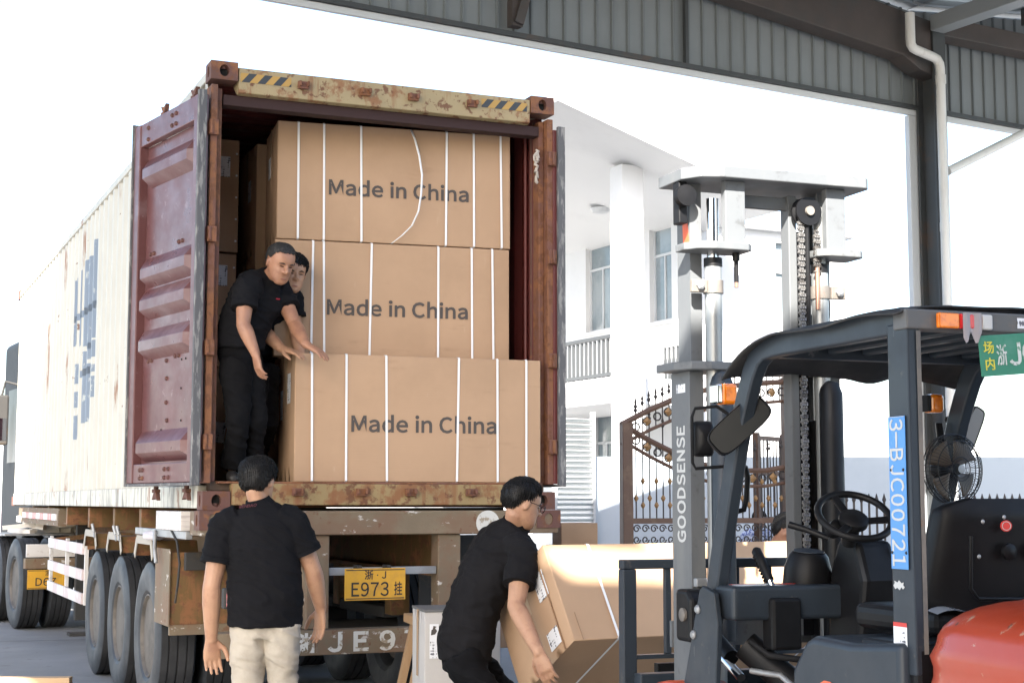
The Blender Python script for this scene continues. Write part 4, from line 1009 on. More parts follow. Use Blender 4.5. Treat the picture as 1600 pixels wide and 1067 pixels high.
chain(.765,1.895,2.86,1.02); chain(.845,1.885,2.80,2.62); chain(.40,1.97,2.1,1.05)
part(MB().tube([(.845,1.885,2.62),(.845,1.885,2.42)], .012, 10), 'chain_anchor', mat('copper_thread', (.45,.25,.18), .4, .8), smooth=40)
part(MB().mm(.735,1.955,.9,.778,2.03,2.97), 'inner_mast_rail', m_mast, bevel=.004); part(MB().mm(.7785,1.965,.9,.835,2.02,2.80), 'mast_shade_strip', m_blk)  # black strip put in for the deep shadow beside the chain
for u, z0, z1 in ((.80,1.2,2.5),):
    b = MB(); b.tube([(u,1.945,z0),(u,1.945,z1)], .014, 10); part(b, 'hydraulic_hose', m_rub, smooth=40)
part(MB().tube([(.316,1.862,.9),(.316,1.862,2.05),(.316,1.872,2.085),(.316,1.89,2.10)], [.054,.054,.044,.02], 16), 'hose_guard', m_fk, smooth=40); part(MB().tube([(.892,1.865,.9),(.892,1.865,2.02),(.892,1.875,2.055),(.892,1.89,2.07)], [.056,.056,.045,.02], 16), 'hose_guard', m_blk, smooth=40)  # guards cover the bright cylinders; the black one paints in mast shade
part(MB().mm(.84,1.925,.9,.89,1.985,1.90), 'mast_shade_rail', m_blk, bevel=.006)  # black bar paints in the shaded face of the outer mast
# maker's name painted up the mast, barcode
UPW = Matrix(((0,0,-1,0),(0,1,0,0),(1,0,0,0),(0,0,0,1)))
UPW = Matrix(((0,0,-1,0),(0,-1,0,0),(-1,0,0,0),(0,0,0,1))) @ Matrix.Rotation(pi,4,'Z')
me_ = text_mesh('GOODSENSE', 1.0, .03, .0004); w_ = max(v.co.x for v in me_.vertices)-min(v.co.x for v in me_.vertices); me_.transform(Matrix.Diagonal((.535/w_, .105, 1, 1)))
o = link('maker_lettering', me_, m_decal, FK); o.matrix_local = Matrix.Translation((UC-.4008,2.05,1.60)) @ UPW
part(MB().mm(UC-.4012,2.0,2.02,UC-.4003,2.09,2.06), 'bar_code_sticker', m_lab)
# tilt cylinders
for u in (.16,):
    part(MB().tube([(u,1.86,1.02),(u,1.52,.86)], .036, 16), 'tilt_cylinder', m_blk, smooth=40); part(MB().tube([(u-.02,1.56,.86),(u-.02,1.40,.79)], .02, 12), 'tilt_rod', m_chr, smooth=40)
    b = MB(); b.prism([(1.80,.90),(1.95,.90),(1.95,1.13),(1.84,1.13),(1.80,1.09)], u-.05, u+.06, 'x'); part(b, 'tilt_bracket', m_blk, bevel=.02, seg=3)
    part(MB().lathe([(.03,0),(.03,.012),(.015,.02),(0,.02)], 16, Matrix.Translation((u-.05,1.86,1.02)) @ Matrix.Rotation(-pi/2,4,'Y')), 'tilt_pin', m_dustfk, smooth=40)
part(MB().mm(.205,1.92,1.135,.26,1.955,1.175), 'mast_hinge_clip', m_zinc, bevel=.006)
part(MB().tube([(.14,1.36,.93),(.42,1.10,.62)], .062, 18), 'brake_booster', m_blk, smooth=40)
for x, z, t in ((.30,.66,1.08),(.42,.655,1.08)): part(MB().lathe([(.03,-.012),(.034,-.008),(.034,.008),(.03,.012)], 16, Matrix.Translation((x,t,z+.10)) @ Matrix.Rotation(pi/2,4,'Y'), closed=False), 'link_bush', m_org, smooth=40)
# load backrest and carriage
LB = bpy.data.objects.new('load_backrest', None); COL.objects.link(LB); LB.parent = FK
part(MB().mm(.03,2.33,.15,.10,2.39,1.20), 'backrest_post', m_fk, LB, bevel=.006); part(MB().mm(1.10,2.33,.15,1.17,2.39,1.20), 'backrest_post', m_fk, LB, bevel=.006)
part(MB().mm(.03,2.33,1.2005,1.17,2.39,1.245), 'backrest_top', m_fk, LB, bevel=.006)
for u in (.27,.46,.64,.82,.98): part(MB().mm(u-.012,2.345,.80,u+.018,2.375,1.20), 'backrest_bar', m_fk, LB, bevel=.003)
part(MB().mm(.1005,2.335,.78,1.0995,2.38,.80), 'backrest_rail', m_fk, LB); part(MB().mm(.08,2.25,.28,1.12,2.33,.42), 'fork_carriage', m_fk, LB, bevel=.006); part(MB().mm(.08,2.25,.62,1.12,2.33,.72), 'fork_carriage', m_fk, LB, bevel=.006)
for u in (.30,.82):
    b = MB(); b.mm(u-.06,2.40,.12,u+.06,2.445,.75); b.prism([(2.4455,.12),(3.40,.12),(3.40,.135),(2.4455,.165)], u-.06, u+.06, 'x'); part(b, 'fork', m_blk, bevel=.004)
# lamps, mirrors, grab handle
def lamp(u, t, z, s, lens_first):
    part(MB().mm(u-s*.55,t-s*.40,z-s*.45,u-s*.28,t+s*.45,z+s*.45), 'lamp_base', m_chr if lens_first else m_blk, bevel=.006)
    part(MB().mm(u-s*.275,t-s*.42,z-s*.5,u+s*.55,t+s*.5,z+s*.5), 'amber_lamp', m_amb, bevel=.016, seg=3)
lamp(.045,1.34,1.965,.088,True); lamp(.975,1.20,1.938,.080,False)
b = MB(); b.tube([(.08,1.33,1.87),(.02,1.36,1.915),(-.07,1.38,1.905),(-.085,1.38,1.87),(-.085,1.38,1.68),(-.07,1.38,1.655),(.05,1.36,1.665)], .007, 8); part(b, 'mirror_bracket', m_rub, smooth=50)
def mirror(M_, w, h, m_face, name):
    e = bpy.data.objects.new(name, None); COL.objects.link(e); e.parent = FK; e.matrix_local = M_
    b = MB(); n = 28
    def rr(k, y): return [((abs(cos(2*pi*i/n))**.45*(1 if cos(2*pi*i/n) > 0 else -1))*w/2*k, y, (abs(sin(2*pi*i/n))**.45*(1 if sin(2*pi*i/n) > 0 else -1))*h/2*k) for i in range(n)]
    rings = [rr(.93,0.001), rr(.97,-.004), rr(1.0,.004), rr(1.0,.02), rr(.8,.045), rr(.3,.06)]; vs = sum(rings, [])
    fs = [(k*n+i,k*n+(i+1)%n,(k+1)*n+(i+1)%n,(k+1)*n+i) for k in range(len(rings)-1) for i in range(n)]+[tuple(5*n+i for i in range(n))]
    b.add(vs, fs); part(b, 'mirror_shell', m_blk, e, smooth=40); part(MB().add(rr(.925,.0), [tuple(range(n))]), 'mirror_face', m_face, e)
m_mface = mat('dark_reflect_mirror', (.014,.015,.015), .3, 0, layers=[((.02,.02,.02), 5, .45, .7, .5)], spec=.35)  # dark colour painted in for a dark reflection
m_mfaceb = mat('side_mirror_face', (.16,.15,.16), .2, .2)
mirror(Matrix.Translation((-.004,1.12,1.827)) @ Matrix.Rotation(R(-24),4,'Z') @ Matrix.Rotation(R(-4),4,'X') @ Matrix.Rotation(R(-42),4,'Y'), .285, .125, m_mface, 'rear_view_mirror')
mirror(Matrix.Translation((-.02,1.42,1.78)) @ Matrix.Rotation(R(170),4,'Z'), .10, .15, m_mface, 'side_mirror')
mirror(Matrix.Translation((1.185,1.20,1.83)) @ Matrix.Rotation(R(8),4,'Z') @ Matrix.Rotation(R(28),4,'Y'), .075, .215, m_mfaceb, 'side_mirror')
b = MB(); b.tube([(1.06,1.20,1.87),(1.12,1.24,1.87),(1.18,1.25,1.84)], .018, 8); part(b, 'mirror_arm', m_rub, smooth=50)
b = MB(); b.tube([(.05,1.29,1.665),(.08,1.30,1.672),(.125,1.31,1.66),(.135,1.31,1.62),(.135,1.325,1.53),(.125,1.33,1.485),(.09,1.335,1.478),(.045,1.335,1.478)], .012, 10); part(b, 'grab_handle', m_blk, smooth=50)
# ------------------------------------------------------------------ cage fan tied to the far pillar
FN = thing('cage_fan', 'small brown bladed cage fan behind the blue numbered forklift pillar', 'fan'); FN.matrix_world = KM @ Matrix.Translation((1.0,1.10,1.655)) @ Matrix.Rotation(R(6),4,'Z')
m_wire = mat('black_wire', (.012,.012,.012), .4); m_blade = mat('brown_blade', (.10,.075,.055), .45)
rr_ = .148
for k, (r_, y) in enumerate(((rr_,0),(rr_*.985,-.02),(rr_*.80,-.042),(rr_*.34,-.05),(rr_*.985,.02),(rr_*.75,.04))):
    MB().tube([(r_*cos(2*pi*i/48),y,r_*sin(2*pi*i/48)) for i in range(48)], .0022 if k else .0032, 6, closed=True).build('cage_ring', m_wire, FN)
wm = MB().tube([(.034,-.052,0),(rr_*.55,-.048,.004),(rr_*.85,-.038,.008),(rr_*.985,-.018,.009),(rr_,0,.01)], .0011, 5).mesh('cage_wire'); wm.materials.append(m_wire)
for i in range(54): link('cage_wire', wm, None, FN, rot=(0, 2*pi*i/54, 0))
wm2 = MB().tube([(.034,.045,0),(rr_*.75,.04,.008),(rr_*.985,.018,.009),(rr_,0,.01)], .0011, 5).mesh('cage_wire'); wm2.materials.append(m_wire)
for i in range(36): link('cage_wire', wm2, None, FN, rot=(0, 2*pi*i/36, 0))
bl = MB(); bl.grid(lambda u, v: ((.02+.105*u)*cos(R(-30+60*v)), .012*(v-.5)*2, (.02+.105*u)*sin(R(-30+60*v)*(.6+.5*u))), 8, 8)
bm_ = bl.mesh('fan_blade', 60); bm_.materials.append(m_blade)
for i in range(4): link('fan_blade', bm_, None, FN, rot=(0, pi/2*i+.7, 0), solid=.002)
MB().lathe([(.024,-.03),(.024,0),(0,.002)], 20, Matrix.Rotation(-pi/2,4,'X')).build('fan_hub', m_blk, FN, smooth=40)
MB().lathe([(0,-.004),(.017,-.003),(.018,0),(0,.001)], 20, Matrix.Translation((0,-.055,0)) @ Matrix.Rotation(pi/2,4,'X')).build('fan_badge', m_zinc, FN, smooth=40)
MB().lathe([(.04,0),(.045,.05),(.03,.08),(0,.082)], 20, Matrix.Translation((0,.03,0)) @ Matrix.Rotation(-pi/2,4,'X')).build('fan_motor', m_blk, FN, smooth=40)
MB().bar((.0,.06,-.05),(.03,.03,-.33),.05,.03).build('fan_bracket', m_blk, FN, bevel=.005)
MB().bar((.0,.06,.02),(.02,.10,.20),.03,.02).build('fan_bracket', m_blk, FN, bevel=.005)
# small indicator stalks by the far pillar
for u, z in ((.955,1.425),(1.06,1.43)):
    part(MB().lathe([(0,-.02),(.02,-.018),(.024,.0),(.02,.014),(0,.016)], 16, Matrix.Translation((u,1.12,z)) @ Matrix.Rotation(pi/2,4,'X')), 'indicator_lens', m_amb, smooth=50)
part(MB().tube([(.955,1.135,1.425),(1.06,1.135,1.432)], .013, 8), 'indicator_stalk', m_rub, smooth=40)
# ------------------------------------------------------------------ white house across the yard
m_wh = mat('white_render', (.62,.62,.62), .8, layers=[((.54,.54,.54), .8, .5, .75, .5)])
m_frame = mat('white_window_frame', (.50,.51,.52), .4)
m_glass = mat('window_glass', (.18,.22,.24), .06, layers=[((.30,.33,.34), .8, .45, .6, .7)])
m_curt = mat('curtain_grey', (.45,.45,.43), .8)
HB = thing('white_house', 'white two storey house with sloping canopy roof, column and balcony', 'house', (.74,26,0), 27)
def hp(b, n, m, **k): return b.build(n, m, HB, **k)
W1 = 3.5
def rz(d): return 7.93-.304*d
# wall with window openings, built as piers and bands between the openings
def wall_panels(cuts, s0, s1, z0, z1, x0, x1):
    """cuts: (sa, sb, za, zb) openings in a wall at x0..x1 running along y"""
    ss = sorted({s0, s1, *[c[0] for c in cuts], *[c[1] for c in cuts]}); b = MB()
    for a, c in zip(ss, ss[1:]):
        zs = [(z0, z1)]
        for q in cuts:
            if q[0] <= a+1e-6 and q[1] >= c-1e-6:
                nz_ = []
                for lo, hi in zs:
                    if q[3] <= lo or q[2] >= hi: nz_.append((lo, hi)); continue
                    if q[2] > lo: nz_.append((lo, q[2]))
                    if q[3] < hi: nz_.append((q[3], hi))
                zs = nz_
        for lo, hi in zs: b.mm(x0, a, lo, x1, c, hi)
    return b
cuts = [(4.05,5.1,5.0,6.9),(1.82,2.6,4.95,6.85),(4.05,4.87,1.38,3.3),(7.2,8.4,5.0,6.9),(7.0,8.4,1.0,3.3)]
hp(wall_panels(cuts, 1.5, 14, 0, rz(W1)-.02, W1, W1+.25), 'wall', m_wh)
def window(sa, sb, za, zb, n=2):
    e = bpy.data.objects.new('window', None); COL.objects.link(e); e.parent = HB
    x = W1+.10
    b = MB(); f = .05
    b.mm(x,sa+.002,za+.002,x+.06,sa+f,zb-.002); b.mm(x,sb-f,za+.002,x+.06,sb-.002,zb-.002); b.mm(x,sa+f,za+.002,x+.06,sb-f,za+f); b.mm(x,sa+f,zb-f,x+.06,sb-f,zb-.002)
    b.mm(x+.002,sa+f,zb-.62,x+.058,sb-f,zb-.57); b.mm(x+.004,(sa+sb)/2-.02,za+f,x+.056,(sa+sb)/2+.02,zb-.62)
    b.build('window_frame', m_frame, e)
    MB().mm(x+.025,sa+f,za+f,x+.03,sb-f,zb-f).build('pane', m_glass, e)
    MB().mm(x+.12,sa+.02,za+.02,x+.13,sa+(sb-sa)*.45,zb-.02).build('curtain', m_curt, e)
    MB().mm(W1-.06,sa-.05,za-.07,W1+.09,sb+.05,za-.002).build('sill', m_wh, e)
for c in cuts: window(*c)
# gable wall looking at the yard, with an upper window
zt = 6.9
b = MB(); b.mm(W1+.252,1.5,0,5.70,1.75,6.75); b.mm(6.10,1.5,0,7.4,1.75,6.75); b.mm(5.70,1.5,0,6.10,1.75,5.1); b.mm(5.70,1.5,6.55,6.10,1.75,6.75); hp(b, 'front_wall', m_wh)
MB().mm(5.70,1.62,5.1,6.10,1.63,6.55).build('pane', m_glass, HB); MB().mm(5.70,1.56,5.95,6.10,1.61,6.0).build('window_frame', m_frame, HB)
# canopy slab
b = MB(); b.add([(-.55,-1.1,8.02),(4.05,-1.1,6.62),(4.05,12,6.62),(-.55,12,8.02),(-.55,-1.1,8.18),(4.05,-1.1,6.78),(4.05,12,6.78),(-.55,12,8.18)],[(0,3,2,1),(4,5,6,7),(0,1,5,4),(1,2,6,5),(2,3,7,6),(3,0,4,7)]); hp(b, 'canopy_roof', m_wh, bevel=.02)
hp(MB().mm(4.06,1.3,6.752,7.6,12,6.79), 'flat_roof', m_wh)
for x, y in ((.6,1.2),(2.4,2.6)):
    hp(MB().lathe([(0,-.10),(.16,-.08),(.2,0)], 20, Matrix.Translation((x,y,8.02-.304*(x+.55)-.004))), 'ceiling_lamp', m_frame, smooth=50)
for y in (.2, 4.4, 8.6):
    hp(MB().mm(1.32,y-.2,0,1.76,y+.22,rz(1.76)-.02), 'column', m_wh, bevel=.01)
hp(MB().mm(1.30,.45,3.22,W1-.002,12,3.68), 'balcony_slab', m_wh, bevel=.01)
bal = MB().mm(-.02,-.02,0,.02,.02,.68).mesh('baluster'); bal.materials.append(mat('grey_railing', (.055,.058,.06), .5))
s = .60
while s < 8.4:
    if not (4.15 < s < 4.65): link('baluster', bal, None, HB, loc=(1.46, s, 3.70))
    s += .155
for z in (3.72, 4.39): hp(MB().mm(1.42,.425,z,1.50,8.38,z+.06), 'railing_rail', mat('grey_railing', (.055,.058,.06), .5))
# right wing railing seen past the column
s = 0
for i in range(9): link('baluster', bal, None, HB, loc=(W1-.25, .55+.14*i*1.0, 3.70))
hp(MB().mm(W1-.29,.45,4.39,W1-.21,1.85,4.45), 'railing_rail', m_frame)
# ------------------------------------------------------------------ low blue-grey yard wall and spear fence
m_ywall = mat('blue_grey_wall', (.46,.51,.56), .85, layers=[((.40,.45,.50), .7, .45, .7, .6)])
o = MB().mm(1.2,23.5,0,22,23.7,2.19).build('yard_wall', m_ywall, None, bevel=.01); tag(o, 'plain pale blue grey yard wall behind the gate and forklift', 'wall')
m_iron = mat('brown_iron', (.105,.055,.034), .55, layers=[((.16,.10,.06), 5, .5, .66, .6)])
m_gold = mat('antique_gold_knuckle', (.30,.17,.07), .45, .3)
m_dki = mat('dark_iron', (.035,.028,.026), .55)
SF = thing('spear_fence', 'spear topped iron fence in front of the blue grey wall', 'fence', (3.75,20.25,0), 3)
spear = MB(); spear.mm(-.012,-.012,.1,.012,.012,1.52); spear.lathe([(.012,0),(.028,.04),(.004,.12),(0,.125)], 8, Matrix.Translation((0,0,1.5)))
sm = spear.mesh('fence_bar'); sm.materials.append(m_dki); 
for i in range(44): link('fence_bar', sm, None, SF, loc=(.4+.1*i,0,0))
for z in (.25,1.25): MB().mm(.3,-.03,z-.02,4.9,-.013,z+.02).build('fence_rail', m_dki, SF)
for x in (.3,2.6,4.9): MB().mm(x-.05,-.05,0,x+.05,.05,1.5).build('fence_post', m_dki, SF)
# ------------------------------------------------------------------ ornate iron gate
GT = thing('iron_gate', 'ornate brown iron gate with arched top and gold knuckles', 'gate', (1.45,20,0), 18)
def gp(b, n, m=m_iron, **k): return b.build(n, m, GT, **k)
gp(MB().mm(-.05,-.07,0,.09,.07,2.53), 'gate_post', bevel=.008); gp(MB().mm(2.28,-.07,0,2.41,.07,3.17), 'gate_post', bevel=.008)
def lerp(pts, x):
    for (a, za), (b_, zb) in zip(pts, pts[1:]):
        if x <= b_: return za+(zb-za)*(x-a)/(b_-a)
    return pts[-1][1]
TOP = [(-.05,2.50),(.35,2.70),(.69,2.84),(1.0,2.94),(1.315,3.01),(1.8,3.07),(2.30,3.11)]
TOP2 = [(x, z-.26) for x, z in TOP]
SAG = [(.09,2.44),(.35,2.30),(.68,2.15),(1.1,2.0),(1.53,1.92),(2.0,1.925),(2.28,1.97)]
SAG2 = [(x, z-.205) for x, z in SAG]
for pth, w, nm in ((TOP,.075,'arch_rail'),(TOP2,.045,'arch_rail'),(SAG,.07,'leaf_rail'),(SAG2,.045,'leaf_rail')):
    gp(MB().tube([(x,0,z) for x, z in pth], w*.55, 6), nm, smooth=30)
ring = MB().tube([(.05*cos(2*pi*i/14),0,.05*sin(2*pi*i/14)) for i in range(14)], .011, 6, closed=True).mesh('scroll_ring', 60); ring.materials.append(m_dki)
dia = MB().add([(.06,0,0),(0,.03,0),(-.06,0,0),(0,-.03,0),(0,0,.06),(0,0,-.06)],[(0,1,4),(1,2,4),(2,3,4),(3,0,4),(1,0,5),(2,1,5),(3,2,5),(0,3,5)]).mesh('rosette'); dia.materials.append(m_gold)
for i in range(15):
    x = .16+.15*i
    link('scroll_ring', ring, None, GT, loc=(x,0,lerp(SAG,x)-.10)); link('scroll_ring', ring, None, GT, loc=(x,0,lerp(TOP,x)-.13))
    if i % 2: link('rosette', dia, None, GT, loc=(x,-.02,lerp(SAG,x)-.10)); link('rosette', dia, None, GT, loc=(x,-.02,lerp(TOP,x)-.13))
kn = MB().lathe([(0,-.045),(.012,-.04),(.034,0),(.012,.04),(0,.045)], 8).mesh('knuckle', 60); kn.materials.append(m_gold)
tip = MB().lathe([(.008,0),(.03,.035),(.01,.07),(.022,.085),(.002,.16),(0,.162)], 8).mesh('spear_tip', 60); tip.materials.append(m_dki)
n = 23
for i in range(n):
    x = .155+.0945*i; zt_ = lerp(SAG,x)
    gp(MB().tube([(x,0,1.30),(x,0,zt_+.25 if i % 2 == 0 else zt_+.02)], .0095, 6), 'gate_bar', m_dki)
    link('knuckle', kn, None, GT, loc=(x,0,1.78 if i % 2 else 1.56)); link('knuckle', kn, None, GT, loc=(x,0,1.47 if i % 2 else 1.36)) if i % 2 else None
    if i % 2 == 0: link('spear_tip', tip, None, GT, loc=(x,0,zt_+.25))
    zz = lerp(TOP,x); gp(MB().tube([(x,0,zz-.27),(x,0,zz+.10)], .0085, 6), 'arch_bar', m_dki); link('spear_tip', tip, None, GT, loc=(x,0,zz+.10))
gp(MB().mm(.09,-.03,1.235,2.28,.03,1.305), 'lock_rail', bevel=.005); gp(MB().mm(.09,-.03,.90,2.28,.03,.965), 'lower_rail', bevel=.005); gp(MB().mm(.09,-.03,.10,2.28,.03,.17), 'bottom_rail', bevel=.005)
for i in range(18):
    x = .16+.12*i
    for z, fl in ((1.17,1),(1.03,-1)):
        pts = [(x+.052*cos(t*.62)*(1-.055*t),0,z+fl*.055*sin(t*.62)*(1-.055*t)) for t in range(14)]
        gp(MB().tube(pts, .010, 5), 'scroll', m_dki)
for i in range(19): gp(MB().tube([(.15+.115*i,0,.16),(.15+.115*i,0,.91)], .010, 6), 'lower_bar', m_dki)
# a second leaf standing open behind, right of the mast
G2_ = thing('side_gate', 'narrow brown iron side gate standing open behind the forklift mast', 'gate', (3.32,21.1,0), 55)
for x in (0,.85): MB().mm(x-.04,-.04,0,x+.04,.04,2.45).build('gate_post', m_iron, G2_, bevel=.006)
for z in (.15,1.28,1.9,2.38): MB().mm(.04,-.025,z-.03,.81,.025,z+.03).build('gate_rail', m_iron, G2_)
for i in range(7): MB().tube([(.12+.1*i,0,.15),(.12+.1*i,0,2.38)], .01, 6).build('gate_bar', m_dki, G2_)
# ------------------------------------------------------------------ louvred panels, pallets and cartons by the house
m_louv = mat('louvre_white', (.62,.64,.62), .6)
LV = thing('louvre_screen', 'white louvred screen beside the container corner', 'screen', (.66,23,0), 27)
for i in range(24): 
    o = MB().mm(0,0,-.004,.62,.07,.004).build('slat', m_louv, LV); o.location = (.0,0,.95+.078*i); o.rotation_euler = (R(-35),0,0)
for x in (-.03,.625): MB().mm(x,-.02,0,x+.03,.09,2.85).build('screen_post', m_frame, LV)
m_pine = mat('pallet_pine', (.42,.29,.17), .8, layers=[((.30,.20,.12), (2,14,14), .45, .65, .7)])
PB = thing('work_table', 'rough pine trestle table behind the bent worker', 'table', (.50,14.1,0), 12)
for i in range(6): MB().mm(-.12,-.32+.11*i,1.09,.78,-.22+.11*i,1.125).build('table_board', m_pine, PB)
for x in (-.06,.70):
    for y in (-.28,.26): MB().mm(x-.04,y-.04,0,x+.04,y+.04,1.088).build('table_leg', m_pine, PB)
MB().mm(-.10,-.30,.98,.76,-.262,1.086).build('table_apron', m_pine, PB)
bx = make_box('small brown carton on the pine table beside the container', .34, .3, .20, (), None, group=None); bx.matrix_world = frame((.44,13.95,1.127), 14)
# farther boundary so that the yard does not end in open ground
o = MB().mm(-60,75,0,60,75.3,4.2).build('boundary_wall', m_wh, None); tag(o, 'long white boundary wall far behind the yard', 'wall')
# ------------------------------------------------------------------ the tilted box on the forks and the things round the bent worker
TBX = Vector((.325, 8.20, .80)); ax = Vector((cos(R(30)), sin(R(30)), 0)); bk = Vector((-sin(R(30)), cos(R(30)), 0)); upv = Vector((0,0,1))
PHI = R(33)
zdir = upv*cos(PHI)+bk*sin(PHI); ydir = bk*cos(PHI)-upv*sin(PHI)
bx = make_box('brown box tilted by the bent worker beside the forklift mast, half in sun', 2.15, .64, .58, (.13,.46,.80), None, name='cardboard_box')
bx.matrix_world = Matrix(((ax.x,ydir.x,zdir.x,TBX.x),(ax.y,ydir.y,zdir.y,TBX.y),(ax.z,ydir.z,zdir.z,TBX.z),(0,0,0,1)))
sticker(bx, 'L', .13, .40, .11, .15); sticker(bx, 'L', .16, .10, .12, .10)
MB().mm(-.012,.085,.0,-.0085,.095,.58).build('flap_edge', mat('cut_board_edge', (.30,.18,.10), .8), bx); MB().mm(.05,-.0085,.0,.054,-.0072,.16).build('flap_edge', mat('cut_board_edge', (.30,.18,.10), .8), bx)
# grey carton under it, grey carton by the sawhorse
gb = make_box('grey carton on the ground under the tilted brown box', 1.5, .42, .42, (), None, m_cgrey, name='grey_carton')
gb.matrix_world = frame((.17, 8.60, 0), 30); sticker(gb, 'F', .2, .36, .15, .10)
gb = make_box('tall grey carton with fragile label behind the bent worker', .46, .40, .875, (), None, m_cgrey, name='grey_carton')
gb.matrix_world = frame((-.515, 9.28, 0), 14); sticker(gb, 'F', .055, .70, .055, .20)
MB().prism([(.035,.735),(.06,.74),(.072,.76),(.06,.775),(.068,.785),(.05,.79),(.045,.77),(.038,.765)], -.0115, -.0105).build('printed_mark', m_print, gb)
MB().mm(-.004,-.006,.868,.464,.406,.884).build('carton_lid', mat('dark_grey_lid', (.12,.12,.12), .7), gb, bevel=.003)
m_saw = mat('sawhorse_pine', (.40,.25,.13), .75, layers=[((.36,.21,.10), (20,20,2), .45, .65, .7)], bump=.001)
SWH = thing('sawhorse', 'pale pine sawhorse standing between the trailer bumper and the grey carton', 'sawhorse', (-.535, 9.72, 0), 14)
MB().mm(-.05,-.045,.745,.075,.50,.80).build('top_beam', m_saw, SWH, bevel=.004)
for sx in (-1,1):
    for y in (.03,.42): MB().bar((.02+sx*.01,y,.745),(.0+sx*.12-.03,y+.02,0.0),.045,.075,up=(0,1,0)).build('leg', m_saw, SWH, bevel=.003)
MB().mm(-.12,.0,.30,.13,.03,.37).build('cross_rail', m_saw, SWH, bevel=.003)
# ------------------------------------------------------------------ people
m_skin = mat('skin', (.41,.228,.138), .5, layers=[((.30,.145,.09), 9, .45, .65, .6), ((.25,.13,.09), 28, .58, .7, .5)], bump=.0008, bscale=90, var=.06, vscale=10)
m_skin2 = mat('tanned_skin', (.36,.18,.108), .48, layers=[((.24,.11,.07), 11, .45, .65, .6)], bump=.001, bscale=90, var=.08, vscale=10)
m_shirt = mat('black_polo_cotton', (.0075,.0075,.009), .9, bump=.0012, bscale=300, var=.15, vscale=4, spec=.14)
m_shirt2 = mat('faded_black_cotton', (.0095,.009,.010), .9, bump=.0012, bscale=300, var=.15, vscale=4, spec=.14)
m_khaki = mat('khaki_cotton', (.42,.375,.31), .85, layers=[((.31,.27,.22), 5, .45, .65, .6)], bump=.0012, bscale=250, spec=.3)
m_trous = mat('black_trousers', (.0055,.0055,.0065), .9, bump=.001, bscale=250, spec=.14)
m_hair = mat('black_hair', (.0045,.004,.004), .5, bump=.001, bscale=(220,220,30), spec=.3)
m_hairg = mat('greying_hair', (.014,.013,.012), .6, layers=[((.06,.057,.054), 60, .52, .64, .6)], bump=.003, bscale=160)
m_shoe = mat('dark_shoe', (.02,.018,.017), .6)
m_eye = mat('eye_dark', (.012,.009,.008), .25)
m_lip = mat('lip_tone', (.26,.10,.075), .5)

def loft(b, rings, n=20):
    """rings: (centre, half-axis a, half-axis b) of ellipses; capped"""
    vs = []
    for c, a, d in rings:
        for j in range(n):
            t = 2*pi*j/n; vs.append(c + a*cos(t) + d*sin(t))
    k = len(rings)
    fs = [(i*n+j, i*n+(j+1)%n, (i+1)*n+(j+1)%n, (i+1)*n+j) for i in range(k-1) for j in range(n)]
    fs += [tuple(range(n-1,-1,-1)), tuple(range((k-1)*n, k*n))]
    b.add(vs, fs)
def ball(b, c, rx, ry, rz, M=None, n=14):
    M = M or Matrix.Identity(3)
    vs = []; fs = []
    for i in range(1, n):
        p = pi*i/n
        for j in range(n):
            t = 2*pi*j/n; vs.append(Vector(c) + M @ Vector((rx*sin(p)*cos(t), ry*sin(p)*sin(t), rz*cos(p))))
    m_ = n-1
    fs = [(i*n+j, i*n+(j+1)%n, (i+1)*n+(j+1)%n, (i+1)*n+j) for i in range(m_-1) for j in range(n)]
    fs += [tuple(range(n-1,-1,-1)), tuple(range((m_-1)*n, m_*n))]
    b.add(vs, fs)
def limb(b, pts, rs, n=16):
    b.tube(pts, rs, n)
def remesh(b, voxel, it=4, fac=.5, disp=None):
    me = b.mesh('tmp'); o = bpy.data.objects.new('tmp', me); COL.objects.link(o)
    m = o.modifiers.new('r', 'REMESH'); m.mode = 'VOXEL'; m.voxel_size = voxel
    if it: s = o.modifiers.new('s', 'SMOOTH'); s.factor = fac; s.iterations = it
    dg = bpy.context.evaluated_depsgraph_get(); dg.update()
    out = bpy.data.meshes.new_from_object(o.evaluated_get(dg))
    bpy.data.objects.remove(o); bpy.data.meshes.remove(me)
    if disp:
        nrm = [v.normal.copy() for v in out.vertices]
        for v, nn in zip(out.vertices, nrm): v.co += nn*disp(v.co)
    for p in out.polygons: p.use_smooth = True
    out.update(); return out
HZ = [(0,.020,.070,.030),(.05,.038,.084,.012),(.12,.052,.088,-.010),(.20,.060,.089,-.040),(.28,.065,.088,-.066),(.38,.0695,.086,-.086),(.48,.073,.081,-.097),(.56,.0745,.087,-.101),(.66,.075,.086,-.102),(.76,.073,.078,-.098),(.86,.064,.060,-.083),(.93,.050,.040,-.062),(.98,.028,.014,-.036),(1.0,.008,-.004,-.014)]
HH = .240
